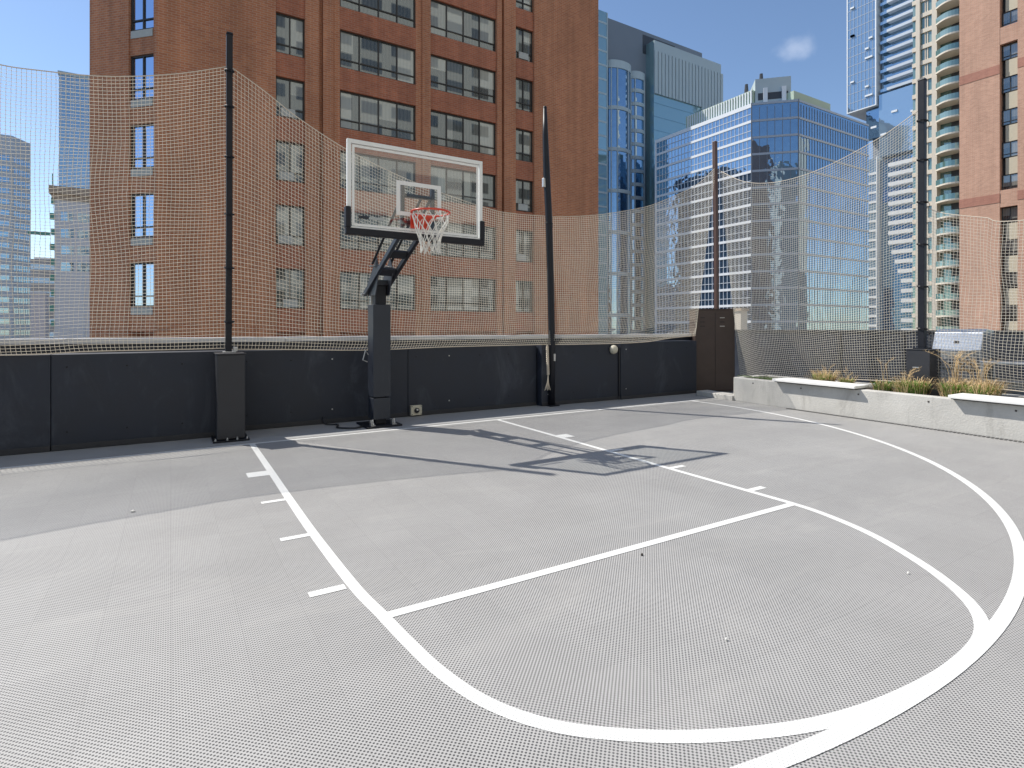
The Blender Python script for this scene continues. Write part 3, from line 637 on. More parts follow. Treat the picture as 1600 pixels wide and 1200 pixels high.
# grasses
def clump(p, h, ng, nd, nst, label, sth=0., seed=0, spread=.12, wide=1.):
    random.seed(seed); p = np.array(p, float)
    e = empty('grass_clump', p, label, 'grass clump', 'ornamental grass clumps in the planter')
    def blade(mb, hh, lean, w, r0):
        a = random.uniform(0, 6.283); rr_ = r0*math.sqrt(random.random()); o = p+np.array([rr_*math.cos(a), rr_*math.sin(a)*wide, 0])
        a2 = a+random.uniform(-.7, .7); d = np.array([math.cos(a2), math.sin(a2), 0]); sd = np.array([-d[1], d[0], 0])*w
        sd = sd+np.array([random.uniform(-.3, .3)*w]*2+[0])
        hh *= 1.25; P = [o, o+d*lean*.25+np.array([0, 0, hh*.55]), o+d*lean*.6+np.array([0, 0, hh*.92]), o+d*lean+np.array([0, 0, hh*random.uniform(.75, 1.02)])]
        ws = (1, .9, .6, .05); b0 = []
        for q, wq in zip(P, ws): b0 += [q-sd*wq, q+sd*wq]
        mb.add(b0, [(0, 1, 3, 2), (2, 3, 5, 4), (4, 5, 7, 6)])
    b = MB()
    for i in range(int(ng*1.7)): blade(b, h*random.uniform(.5, 1.05), h*random.uniform(.2, .75), .0048, spread)
    b.build('green_blades', M['green'], e)
    b = MB()
    for i in range(int(nd*1.5)): blade(b, h*random.uniform(.6, 1.35), h*random.uniform(.3, 1.15), .0042, spread*1.15)
    b.build('dry_blades', M['straw'], e)
    if nst:
        b = MB()
        for i in range(nst):
            a = random.uniform(0, 6.283); o = p+np.array([random.uniform(-1, 1)*spread*.5, random.uniform(-1, 1)*spread*.7, 0]); H = sth*random.uniform(.7, 1.08); ln = H*random.uniform(.1, .5)
            d = np.array([math.cos(a)*.5, math.sin(a), 0]); d /= np.linalg.norm(d)
            P = [o, o+d*ln*.12+np.array([0, 0, H*.5]), o+d*ln*.4+np.array([0, 0, H*.85]), o+d*ln+np.array([0, 0, H])]
            C_ = crom(P, 5); b.tube(C_, [.0034*(1-.5*i_/len(C_)) for i_ in range(len(C_))], 4)
            for q in C_[-6:]:
                for s_ in range(7):
                    v_ = np.array([random.uniform(-1, 1), random.uniform(-1, 1), random.uniform(-.2, 1.2)])*.022
                    b.add([q, q+v_+np.array([.003, .003, 0]), q+v_*1.5], [(0, 1, 2)])
        b.build('seed_stalks', M['straw'], e)
    return e
def pp(px, py, X): q = gx(px, py, X); q[2] = .42; return q
clump(pp(1287, 594, 7.75), .20, 160, 190, 3, 'round tan topped grass clump behind the middle of the white bench', .38, 11, .12, 1.3)
clump(pp(1323, 597, 7.75), .15, 110, 90, 4, 'small grass clump behind the right half of the bench', .36, 12, .09)
clump(pp(1380, 603, 7.70), .15, 190, 60, 3, 'short green grass clump just past the right end of the bench', .55, 13, .11, 1.3)
clump(pp(1424, 612, 7.55), .20, 300, 190, 8, 'broad green and straw grass clump left of the black post box', .45, 14, .14, 1.5)
clump(pp(1493, 619, 7.58), .21, 300, 160, 16, 'green grass clump with tall dry stalks right of the post box', .72, 15, .13, 1.2)
clump(pp(1533, 623, 7.58), .22, 300, 260, 16, 'straw coloured grass clump by the right bench with arching stalks', .66, 16, .15, 1.3)
e = empty('trailing_plant', pp(1200, 596, 7.7), 'low trailing green plant at the far end of the planter', 'plant')
random.seed(5); b = MB(); o = np.array(e.location)
for i in range(260):
    q = o+np.array([random.uniform(-.12, .12), random.gauss(0, .28), random.uniform(0, .10)]); a = random.uniform(0, 6.28); d = np.array([math.cos(a), math.sin(a), random.uniform(-.3, .6)])*.022; s_ = np.array([-d[1], d[0], .004])*.6
    b.add([q-d, q+s_, q+d, q-s_], [(0, 1, 2, 3)])
b.build('leaves', M['leaf'], e)
b = MB()
for i in range(14): b.tube([o+np.array([random.uniform(-.05, .05), random.gauss(0, .2), 0]), o+np.array([random.uniform(-.1, .1), random.gauss(0, .25), .06]), o+np.array([random.uniform(-.12, .12), random.gauss(0, .32), .08])], .004, 4)
b.build('stems', M['leaf'], e)

# right boundary wall, patio things
XW = 10.3
e = empty('boundary_wall', (XW, -3, 0), 'dark grey boundary wall behind the planter and the right netting', 'wall')
hz_ = zof(515.5, depth((XW, -1)))
b = MB(); b.box(XW, XW+.25, -12, 1.9, -.004, hz_-.05); b.build('wall_panel', M['darkwall'], e)
b = MB(); b.box(XW-.02, XW+.28, -12, 1.92, hz_-.0495, hz_); b.build('coping', M['darkpost'], e, .004)
for k in range(8):
    b = MB(); b.box(XW-.03, XW-.001, -1.0-k*1.3, -.94-k*1.3, 0, hz_-.06); b.build('batten', M['darkpost'], e)
def grill(px, X, wdt, label):
    y = YX(px, X); d_ = depth((X, y)); top = zof(514, d_)
    e = empty('barbecue_grill', (X, y, 0), label, 'grill')
    y0, y1 = y-wdt/2, y+wdt/2
    b = MB(); P = [(X-.28, .98), (X-.30, 1.14), (X-.20, top-.06), (X-.05, top), (X+.25, top-.02), (X+.28, .98)]
    n = len(P); b.add([(q[0], y0, q[1]) for q in P]+[(q[0], y1, q[1]) for q in P], [tuple(range(n)), tuple(range(n, 2*n))[::-1]]+[(i, n+i, n+(i+1) % n, (i+1) % n) for i in range(n)])
    ld = b.build('lid', M['steel'], e, .01)
    b = MB(); b.tube([(X-.36, y0+.12, 1.12), (X-.36, y1-.12, 1.12)], .013, 10)
    for q in (y0+.14, y1-.14): b.tube([(X-.36, q, 1.12), (X-.29, q, 1.12)], .01, 8)
    b.build('handle', M['steel'], ld)
    b = MB(); b.obox((X-.264, y-.035, 1.24), (0, .08, 0), (.022, 0, .055), (-.005, 0, .002)); b.build('emblem', M['black'], ld)
    b = MB(); b.box(X-.30, X+.28, y0-.01, y1+.01, .80, .979); fb = b.build('firebox', M['darksteel'], e, .008)
    for k in range(4):
        b = MB(); o2 = (X-.301, y0+.13+k*(wdt-.26)/3, .89)
        b.tube([o2, (o2[0]-.035, o2[1], o2[2])], .024, 12); b.build('control_knob', M['black'], fb)
    b = MB(); b.box(X-.26, X+.26, y0, y1, .14, .799); cb_ = b.build('cart', M['darksteel'], e, .006)
    for q in (0, 1):
        b = MB(); b.box(X-.275, X-.261, y0+.02+q*wdt/2, y0+wdt/2-.02+q*wdt/2, .18, .76); dd = b.build('door', M['darksteel'], cb_, .004)
    for sy, q in ((-1, y0), (1, y1)):
        b = MB(); b.box(X-.24, X+.22, min(q+sy*.012, q+sy*.34), max(q+sy*.012, q+sy*.34), .90, .94); b.build('side_shelf', M['steel'], e, .006)
    for sx in (-.2, .2):
        for q in (y0+.06, y1-.06):
            b = MB(); b.tube([(X+sx, q-.015, .07), (X+sx, q+.015, .07)], .066, 16); b.build('caster', M['black'], e)
grill(1505, 9.3, .72, 'stainless steel barbecue grill behind the right netting')
def cart(px, X, label):
    y = YX(px, X); e = empty('serving_cart', (X, y, 0), label, 'cart'); y0, y1 = y-.42, y+.42
    for z in (.25, .62, .92):
        b = MB(); b.box(X-.26, X+.26, y0, y1, z, z+.035); b.build('shelf', M['darksteel'] if z < .9 else M['steel'], e, .006)
    for sx in (-.24, .24):
        for q in (y0+.03, y1-.03): b = MB(); b.tube([(X+sx, q, 0), (X+sx, q, .955)], .018, 8); b.build('leg', M['steel'], e)
    b = MB(); b.box(X+.18, X+.20, y0+.05, y1-.05, .30, .60); b.build('back_panel', M['steel'], e)
cart(1590, 9.2, 'metal serving cart with shelves at the far right behind the netting')

# ------------------------------------------------------------------ buildings
class Face:
    def __init__(s, o, t, n): s.o = np.array([o[0], o[1], 0.]); s.t = np.array([t[0], t[1], 0.]); s.n = np.array([n[0], n[1], 0.])
    def P(s, a, z, d=0.): return s.o+s.t*a+s.n*d+np.array([0, 0, z])
    def box(s, mb, a0, a1, z0, z1, d0, d1, m=0):
        mb.obox(s.P(a0, z0, d0), s.t*(a1-a0), s.n*(d1-d0), (0, 0, z1-z0), m)
    def at(s, px):  # coordinate along the face of the vertical seen at px
        r = ray(px, 512); n = s.n; tt = ((s.o-EYE*np.array([1, 1, 0]))@n)/(r@n); p = EYE+r*tt; return float((p-s.o)@s.t)
    def depth(s, a): return depth(s.P(a, 0))
def window(fc, a0, a1, z0, z1, d, npane, parent, rail=.24, frame=None, pane=None, fw=.055, tones=None, name='window'):
    frame = frame or M['frame']; pane = pane or M['wpane']
    b = MB()
    fc.box(b, a0, a1, z0, z0+fw, d-.06, d+.02); fc.box(b, a0, a1, z1-fw, z1, d-.06, d+.02)
    w_ = (a1-a0)/npane
    for k in range(npane+1):
        c = a0+w_*k; l, r_ = (c, c+fw) if k == 0 else ((c-fw, c) if k == npane else (c-fw/2, c+fw/2)); fc.box(b, l, r_, z0+fw, z1-fw, d-.06, d+.018)
    if rail:
        for k in range(npane): fc.box(b, a0+w_*k+fw, a0+w_*(k+1)-fw*(1 if k == npane-1 else .5), z0+(z1-z0)*rail-fw/2, z0+(z1-z0)*rail+fw/2, d-.06, d+.012)
    wo = b.build(name, frame, parent)
    b = MB()
    for k in range(npane):
        b.tone = random.choice((0, .05, .1, .55, .75, .9, 1.)) if tones is None else tones[k]
        cut = z0+.01 if b.tone < .3 else z0+.01+(z1-z0)*random.choice((0.002, 0.002, .2, .25, .45, .62)); xa, xb = a0+w_*k+.01, a0+w_*(k+1)-.01
        if b.tone >= .55 and random.random() < .35: xb = xa+(xb-xa)*random.uniform(.35, .7)      # a curtain drawn part of the way
        def q4(x0, x1, y0, y1):
            if x1-x0 > .005 and y1-y0 > .005: b.add([fc.P(x0, y0, d-.035), fc.P(x1, y0, d-.035), fc.P(x1, y1, d-.035), fc.P(x0, y1, d-.035)], [(0, 1, 2, 3)])
        q4(xa, xb, cut, z1-.01); b.tone = .04
        q4(xa, xb, z0+.01, cut); q4(xb, a0+w_*(k+1)-.01, z0+.01, z1-.01)
    b.build('pane', pane, wo)
    return wo
E_ = 1.521
# --- B1: red brown apartment block, front face parallel to the baseline
random.seed(21)
YB1 = 18.6; ZT1, ZB1 = 22.6, -30; ST = 2.85
B1 = empty('brick_apartment_block', (XY(600, YB1), YB1+6, -30), 'large red brown brick apartment block behind the hoop', 'building')
f1 = Face((0, YB1), (1, 0), (0, -1))
X1 = lambda px: XY(px, YB1)
rows = [E_+(n+.30)*ST for n in range(-1, 7)]
WH = 1.80
cols = [(431, 477, 2), (532, 651, 4), (673, 777, 4), (806, 835, 2)]
piers = [(245, 431, 0), (477, 499, 0), (499, 505, -.22), (505, 521, 0), (521, 532, -.10), (651, 660, -.10), (660, 673, 0), (777, 784, 0), (784, 788, -.22), (788, 806, 0), (835, 935, 0)]
b = MB()
for p0, p1, d in piers: f1.box(b, X1(p0), X1(p1), ZB1, ZT1, -.6, d)
b.build('wall', M['brick1'], B1)
b = MB()
for p0, p1, n in cols:
    z = ZB1
    for zr in rows: f1.box(b, X1(p0), X1(p1), z, zr, -.6, -.10); z = zr+WH
    f1.box(b, X1(p0), X1(p1), z, ZT1, -.6, -.10)
b.build('spandrel', M['brick1b'], B1)
for p0, p1, n in cols:
    for zr in rows[1:]:
        wo = window(f1, X1(p0)+.01, X1(p1)-.01, zr+.01, zr+WH-.01, -.22, n, B1)
        if n == 2 and random.random() < .6:
            b = MB(); xa = X1(p0)+.10+random.random()*.25; f1.box(b, xa, xa+.62, zr+.06, zr+.42, -.20, -.10); b.build('air_conditioner', M['sill'], wo)
# chamfer face at the left
cx0 = X1(245); s2 = math.sqrt(.5)
f1c = Face((cx0, YB1), (-s2, s2), (-s2, -s2))
aL = f1c.at(140); w0, w1 = f1c.at(240), f1c.at(201)
b = MB(); f1c.box(b, 0.0, w0, ZB1, ZT1, -.6, 0); f1c.box(b, w1, aL, ZB1, ZT1, -.6, 0)
z = ZB1
zc = [E_+(n+.30)*ST*.985 for n in range(-1, 7)]
for zr in zc: f1c.box(b, w0, w1, z, zr, -.6, -.05); z = zr+WH
f1c.box(b, w0, w1, z, ZT1, -.6, -.05); b.build('wall', M['brick1'], B1)
for zr in zc[1:]:
    wo = window(f1c, w0+.01, w1-.01, zr+.01, zr+WH-.01, -.12, 2, B1, pane=M['bluepane'])
    b = MB(); f1c.box(b, w0+.08, w1-.08, zr-.32, zr-.02, -.049, -.02); b.build('vent_panel', M['sill'], wo)
pL = f1c.P(aL, 0, -.6); pR = X1(935)
b = MB(); b.prism([(cx0+.25, YB1+.61), (pR-.002, YB1+.61), (pR-.002, YB1+13), (pL[0], YB1+13), (pL[0]+.01, pL[1]+.02)], ZB1, ZT1-.02); b.build('core', M['brick1b'], B1)
b = MB(); b.box(cx0+.3, pR+.05, YB1-.06, YB1+.5, ZT1+.001, ZT1+.35); b.build('parapet', M['brick1b'], B1)

# --- B2: orange tan brick tower at right, face parallel to the sideline
random.seed(33)
XB2 = 59.8; f2 = Face((XB2, 0), (0, -1), (-1, 0)); a2 = lambda px: f2.at(px)
B2_ = empty('brick_tower', (XB2+8, 5, -30), 'sunlit orange tan brick tower at the right edge of the photo', 'building')
zt2 = 66; ra, rb = a2(1562), a2(1590); c0_ = a2(1499)
b = MB(); f2.box(b, c0_, ra, -30, zt2, -.8, 0); f2.box(b, rb, rb+9, -30, zt2, -.8, 0)
b.build('wall', M['brick2'], B2_)
b = MB(); b.box(XB2+.801, XB2+7, -rb-9, -c0_, -30, zt2); b.build('core', M['brick2'], B2_)
for yy in (113, 312):
    zz_ = zof(yy, f2.depth(a2(1545)))
    for q0, q1 in ((c0_-.01, ra), (rb, rb+9)):
        b = MB(); f2.box(b, q0, q1, zz_-.4, zz_+.4, .001, .03); b.build('brick_course', M['brick2b'], B2_)
zlo = -30
for n in range(-3, 11):
    z0 = E_+(n+.22)*2.87; 
    if n < 0: continue
    window(f2, ra+.02, rb-.02, z0, z0+1.36, -.42, 2, B2_, rail=.22, tones=[random.choice((.1, .3, .5)) for _ in range(2)], fw=.06)
    b = MB()
    if n in (4, 9): f2.box(b, ra+.001, rb-.001, z0-1.50, z0-.001, -.8, -.02); b.build('spandrel', M['brick2'], B2_)
    else: f2.box(b, ra+.30, rb-.001, z0-1.50, z0-.06, -.8, -.36); b.build('spandrel_panel', M['panel'], B2_)
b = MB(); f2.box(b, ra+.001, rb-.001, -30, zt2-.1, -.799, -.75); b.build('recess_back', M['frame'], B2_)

# --- B3: cream balcony tower
random.seed(44)
XB3 = 114.; f3 = Face((XB3, 0), (0, -1), (-1, 0)); a3 = lambda px: f3.at(px)
B3 = empty('balcony_tower', (XB3+25, 30, -30), 'tall cream tower with stacked green glass balconies beside the tan brick', 'building')
top3 = 95; s3 = 2.87
A = {k: a3(k) for k in (1425, 1432, 1438, 1449, 1457, 1465, 1500, 1504)}
b = MB()
f3.box(b, A[1432], A[1438], -30, top3, -1.5, .25); f3.box(b, A[1457], A[1465], -30, top3, -1.5, .30); f3.box(b, a3(1500)+.3, a3(1500)+14, -30, top3, -1.5, .2)
b.box(XB3+3, XB3+16, -a3(1500)-14, -A[1425], -30, top3-.05); b.box(XB3+16.001, XB3+46, -a3(1500)-14, -A[1425]-.5, -30, 58)
b.build('wall', M['cream'], B3)
nf = range(0, 32)
for n in nf:
    z = E_+(n-.35)*s3
    b = MB()
    f3.box(b, A[1425], A[1432]-.01, z, z+.75, -1.5, 0); f3.box(b, A[1438]+.01, A[1457]-.01, z, z+.75, -1.5, 0)
    b.build('floor_band', M['cream'], B3)
    b = MB()
    for q0, q1 in ((A[1425], A[1432]-.01), (A[1438]+.01, A[1449]), (A[1449], A[1457]-.01)):
        b.tone = random.choice((.1, .3, .7)); f3.box(b, q0, q1, z+.751, z+s3-.001, -1.5, -.30)
    wn = b.build('window', M['greenrail'], B3)
    b = MB()
    for q in (A[1425]+.5, A[1438]+.6, A[1449]-.15, A[1449]+.9): f3.box(b, q, q+.16, z+.752, z+s3-.002, -.299, -.18)
    b.build('frame', M['cream'], wn)
    # balcony: bowed slab with fascia, glass rail
    q0, q1 = A[1465]+.01, a3(1500)+.29; nn_ = 8; poly = []
    for k in range(nn_+1):
        t_ = k/nn_; dd = .35+1.5*math.sin(math.pi*(.12+.62*t_))**1.2; poly.append((q0+(q1-q0)*t_, dd))
    base = [(q1, -1.49), (q0, -1.49)]
    P2 = [f3.P(a_, 0, d_)[:2] for a_, d_ in poly+base]
    b = MB(); b.prism([tuple(p) for p in P2], z, z+.28)
    bal = b.build('balcony', M['cream'], B3)
    b = MB(); b.tone = random.choice((.2, .5, .8))
    for k in range(nn_):
        (a_, d_), (c_, e_) = poly[k], poly[k+1]; p_, q_ = f3.P(a_, z+.281, d_-.08), f3.P(c_, z+.281, e_-.08)
        b.quad(p_, q_, q_+np.array([0, 0, .95]), p_+np.array([0, 0, .95]))
    b.build('glass_rail', M['greenrail'], bal)
    b = MB(); b.tone = random.choice((0, .1, .35, .6)); f3.box(b, q0, q0+(q1-q0)*.45, z+.281, z+s3-.001, -1.49, -1.1); b.build('balcony_door', M['greenrail'], bal)
    b = MB(); f3.box(b, q0+(q1-q0)*.45, q1, z+.281, z+s3-.001, -1.49, -1.2); b.build('back_wall', M['darkmetal'], bal)

# --- B4: tall pale blue glass tower
random.seed(55)
XB4 = 184.; f4 = Face((XB4, 0), (0, -1), (-1, 0)); a4 = lambda px: f4.at(px)
B4 = empty('glass_condo_tower', (XB4+20, 90, -30), 'tall pale blue glass tower with white balcony slabs at upper right', 'building')
dm = f4.depth(a4(1400)); s4 = 2.95; top4 = 150
def z4(y, px): return zof(y, f4.depth(a4(px)))
b = MB(); f4.box(b, a4(1357), a4(1470), -30, top4, -20, -2.6); b.build('core', M['greymetal'], B4)
# projecting glass box, upper left
q0, q1 = a4(1326), a4(1372); zbx = z4(172, 1350)
b = MB(); b.tone = .3; f4.box(b, q0+.3, q1-.3, zbx+.3, top4-.2, -16, 1.0); gb = b.build('glass_facade', M['skyglass'], B4)
b = MB(); f4.box(b, q0, q0+.3, zbx, top4, -16, 1.15); f4.box(b, q1-.3, q1, zbx, top4, -16, 1.15); f4.box(b, q0+.3, q1-.3, zbx, zbx+.3, -16, 1.15); b.build('glass_box_frame', M['band'], B4)
b = MB()
k = 0; z = zbx+s4
while z < top4-1:
    f4.box(b, q0+.31, q1-.31, z, z+.16, 1.001, 1.06); z += s4/2 if False else s4
nmul = 8
for j in range(1, nmul): c = q0+(q1-q0)*j/nmul; f4.box(b, c-.05, c+.05, zbx+.31, top4-.3, 1.062, 1.10)
b.build('mullion_grid', M['bluemetal'], gb)
for j in range(14):
    c = q0+(q1-q0)*(random.choice((1, 5, 6))+.1)/nmul; zq = zbx+s4*(1+int(random.random()*14))+.5
    b = MB(); f4.box(b, c, c+1.1, zq, zq+.5, 1.10, 1.45); b.build('open_vent', M['band'], gb)
# balcony slabs, upper right
r0, r1 = a4(1387), a4(1428)+2; zlow = z4(136, 1405)
b = MB(); b.tone = 0; f4.box(b, r0-2.2, r1, z4(240, 1405), top4-.5, -2.59, -1.2); b.build('glass_facade', M['skyglass'], B4)
z = zlow
while z < top4-2:
    b = MB(); f4.box(b, r0, r1, z, z+.85, -1.199, .6); sl = b.build('balcony_slab', M['palemetal'], B4)
    b = MB(); b.tone = .4; f4.box(b, a4(1376), r0-.01, z+.1, z+1.0, -1.199, .2); b.build('glass_rail', M['skyglass'], sl)
    z += s4
# smooth blue glass block below
b = MB(); b.tone = .6; f4.box(b, a4(1374), r1, z4(240, 1400), zlow-.6, -1.19, .3); gb2 = b.build('blue_glass_block', M['skyglass'], B4)
b = MB(); b.tone = .1; f4.box(b, a4(1352), a4(1374)-.01, z4(215, 1365), zbx-.2, -2.5, -.6); b.build('recessed_glass', M['blueglass'], B4)
for px_, yy in ((1394, 177), (1362, 202), (1377, 213), (1424, 176)):
    b = MB(); c = a4(px_); zq = z4(yy, px_); f4.box(b, c, c+1.6, zq, zq+.6, .301, .6); b.build('open_vent', M['band'], gb2)
# lower stacks
b = MB(); b.tone = .9; f4.box(b, a4(1355), a4(1370), -30, z4(249, 1362), -2.59, .2); lw = b.build('window_stack', M['skyglass'], B4)
b = MB(); z = -10
f4.box(b, a4(1353.5), a4(1355), -30, z4(247, 1362), -2.5, .5); f4.box(b, a4(1370), a4(1371.5), -30, z4(247, 1362), -2.5, .5)
while z < z4(252, 1362)-s4: f4.box(b, a4(1355)+.01, a4(1370)-.01, z, z+.7, .201, .4); z += s4
b.build('stack_frame', M['slab'], lw)
b = MB(); b.tone = 0; f4.box(b, a4(1372), r1, -30, z4(243, 1400), -2.59, -1.4); b.build('glass_facade', M['blueglass'], B4)
n = 0; z = z4(252, 1410)-.9
while z > -6:
    b = MB(); f4.box(b, a4(1389+min(20, max(0, n-8)*5)), r1, z, z+1.15, -1.399, .5); b.build('balcony_slab', M['slab'], B4); z -= s4; n += 1

# --- B5: corner office block with white bands
random.seed(66)
p5 = EYE+ray(1175, 512)*127; p5[2] = 0
B5 = empty('banded_office_block', (p5[0]+15, p5[1]+15, -30), 'corner office block of blue glass with white horizontal bands', 'building')
fa = Face(p5, (0, 1), (-1, 0)); fb_ = Face(p5, (s2, -s2), (-s2, -s2)); lb = fb_.at(1247); p5c = fb_.P(lb, 0); fc5 = Face(p5c, (1, 0), (0, -1)); lc = fc5.at(1357); la = fa.at(1026)
top5 = zof(161, 127); s5 = 3.78
b = MB(); b.tone = .2
poly = [p5[:2], p5c[:2], fc5.P(lc, 0)[:2], fc5.P(lc, 0, -30)[:2], fa.P(la, 0, -46)[:2], fa.P(la, 0)[:2]]
b.prism([tuple(q) for q in poly], -30, top5); gf = b.build('glass_facade', M['blueglass'], B5)
nfl = 17
for k in range(nfl):
    z = top5-.05-k*s5
    b = MB(); h_ = .9 if k == 0 else .58
    fa.box(b, .05, la, z-h_, z, .001, .16); b.build('floor_band', M['band'], B5)
    b = MB(); fb_.box(b, .02, lb-.02, z-.50, z-.02, .001, .12); fc5.box(b, .05, lc, z-.50, z-.04, .001, .12); b.build('floor_band', M['bluemetal'], B5)
b = MB()
na = 27
for j in range(na+1): c = .1+(la-.15)*j/na; fa.box(b, c, c+.075, -20, top5-1.02, .001, .10)
for k in range(nfl): z = top5-k*s5-.95-(s5-.95)*.55; fa.box(b, .06, la-.01, z, z+.10, .101, .13)
fa.box(b, la-.02, la+.5, -30, top5, -.5, .2)
b.build('mullion_grid', M['band'], gf)
b = MB()
for j in range(1, 6): c = lb*j/6; fb_.box(b, c-.05, c+.05, -20, top5-1, .001, .07)
for j in range(28): c = lc*j/28; fc5.box(b, c, c+.09, -20, top5-1, .001, .08)

fb_.box(b, -.22, .02, -30, top5, -.1, .14); fb_.box(b, lb-.02, lb+.2, -30, top5, -.1, .14)
b.build('mullion_grid', M['greymetal'], gf)
# roof things
b = MB(); fa.box(b, 1.5, la*.72, top5+.001, top5+4.0, -9, -2.2); rm = b.build('roof_screen', M['greenroof'], B5)
b = MB()
for j in range(26): c = 1.6+(la*.72-1.8)*j/26; fa.box(b, c, c+.25, top5+.1, top5+3.9, -2.199, -2.0)
b.build('rib', M['band'], rm)
fr5 = Face(fb_.P(0, 0, -3), (s2, -s2), (-s2, -s2))
ra5, rb5 = fr5.at(1180), fr5.at(1236); zr5 = zof(124, fr5.depth(ra5))
b = MB(); fr5.box(b, ra5, rb5, top5+.8, zr5, -8, 0); rp5 = b.build('roof_plant_room', M['fin'], B5)
b = MB(); fr5.box(b, ra5+.6, rb5-.6, top5+1.6, top5+3.2, .001, .05); b.build('louvre', M['darkmetal'], rp5)
b = MB()
for q in (.22, .74): fr5.box(b, ra5+(rb5-ra5)*q, ra5+(rb5-ra5)*q+.9, top5+.05, zr5-2.3, .051, .5)
b.build('duct', M['band'], rp5)
b = MB(); fc5.box(b, .8, lc*.52, top5+.001, top5+2.6, -14, -1.5); b.build('roof_screen', M['greenroof'], B5)
b = MB()
for (px_, h_) in ((1145, 7.2), (1168, 8.2)):
    q = fa.P(fa.at(px_), 0, -5); b.tube([(q[0], q[1], top5), (q[0], q[1], top5+h_)], [.9, .35], 8)
b.build('roof_vent', M['darkmetal'], B5)

# --- B6: teal glass tower
random.seed(77)
YB6 = 111.; f6 = Face((0, YB6), (1, 0), (0, -1)); a6 = lambda px: f6.at(px)
def z6(y, px): return zof(y, f6.depth(a6(px)))
B6 = empty('teal_glass_tower', (a6(1020), YB6+15, -30), 'teal and grey glass tower between the brick block and banded office', 'building')
t6 = z6(16, 940)
b = MB(); f6.box(b, a6(925), a6(1105), -30, t6, -22, -2); b.build('core', M['greymetal'], B6)
b = MB(); f6.box(b, a6(1012), a6(1062), z6(80, 1016), z6(50, 1014), -1.999, -1.9); b.build('louvre', M['darkmetal'], B6)
b = MB(); b.tone = .8
f6.box(b, a6(925), a6(949.5), -30, t6-.1, -1.999, 0); st = b.build('glass_strip', M['tealglass'], B6)
b = MB(); z = -20
f6.box(b, a6(949.3)-.3, a6(949.3), -20, t6-.2, .002, .10)
while z < t6-3: f6.box(b, a6(925), a6(949.3), z, z+.5, .001, .06); z += 3.9
b.build('mullion_grid', M['fin'], st)
# right block with fins
u0, u1 = a6(1017), a6(1121); tb = z6(66, 1018); d6 = 1.2
b = MB(); b.tone = .75; f6.box(b, u0, u1, -30, tb, -15, d6); rb6 = b.build('glass_facade', M['tealglass'], B6)
b = MB(); f6.box(b, u0-.02, u1+.02, tb-3.0, tb+.02, d6+.001, d6+.15)
nfn = 20
zf = z6(112, 1020)-7.0
for j in range(nfn+1):
    c = u0+(u1-u0-.5)*j/nfn; f6.box(b, c, c+1.15, (zf if j < 14 else z6(178, 1105)), tb-3.001, d6+.001, d6+.45)
b.build('fin', M['fin'], rb6)
b = MB(); b.tone = 0; f6.box(b, u0+.3, u1-.1, zf, tb-3.0, d6+.0005, d6+.004); b.build('fin_backing', M['darkmetal'], rb6)
b = MB(); z = -20
while z < zf-1: f6.box(b, u0, a6(1093), z, z+.22, d6+.005, d6+.08); z += 3.95
b.build('mullion_grid', M['tealglass'], rb6)  # faint bars added in place of the striped reflections on this glass
b = MB(); f6.box(b, a6(1094), u1, -20, zf, d6+.001, d6+.05); 
b.build('dark_strip', M['darkmetal'], rb6)
# curved glass bays
for px0, px1, ty in ((952.5, 990, 91), (991, 1012.5, 108)):
    c0, c1 = a6(px0), a6(px1); r_ = (c1-c0)/2; cc = (c0+c1)/2; tz = z6(ty, px0)
    N_ = 14; ring = [(cc+r_*math.cos(math.pi+math.pi*k/N_), YB6+1.9-(r_*.55)*math.sin(math.pi*k/N_)) for k in range(N_+1)]
    b = MB(); b.tone = .3; b.prism(ring, -30, tz); bay = b.build('curved_bay', M['blueglass'], B6)
    ring2 = [(cc+(r_+.18)*math.cos(math.pi+math.pi*k/N_), YB6+1.9-(r_*.55+.25)*math.sin(math.pi*k/N_)) for k in range(N_+1)]
    z = tz-2.2; k = 0
    while z > -20:
        b = MB(); b.prism(ring2, z, z+(2.2 if k == 0 else 1.0)); b.build('bay_band', M['fin'], bay); k += 1
        z -= 11.6 if px0 < 980 else 3.87
    b = MB()
    for k in (3, 5, 9, 11) if px0 < 980 else (4, 10):
        q = ring2[k]; b.box(q[0]-.12, q[0]+.12, q[1]-.05, q[1]+.2, -20, tz-2.3)
    b.build('bay_mullion', M['fin'], bay)

# --- small blocks glimpsed low between the towers
q = EYE+ray(1160, 512)*90
b = MB(); b.box(q[0]-1.2, q[0]+.4, q[1]-.6, q[1]+4, -30, zof(486, 90)); e = empty('low_stone_block', (q[0], q[1], -30), 'low cream stone block just right of the corner cabinet', 'building'); b.build('wall', M['cream'], e)
b = MB(); b.box(q[0]-1.4, q[0]+.6, q[1]-.8, q[1]+4.2, zof(486, 90)+.001, zof(486, 90)+.4); b.build('cornice', M['tan'], e)

# --- left side towers
random.seed(88)
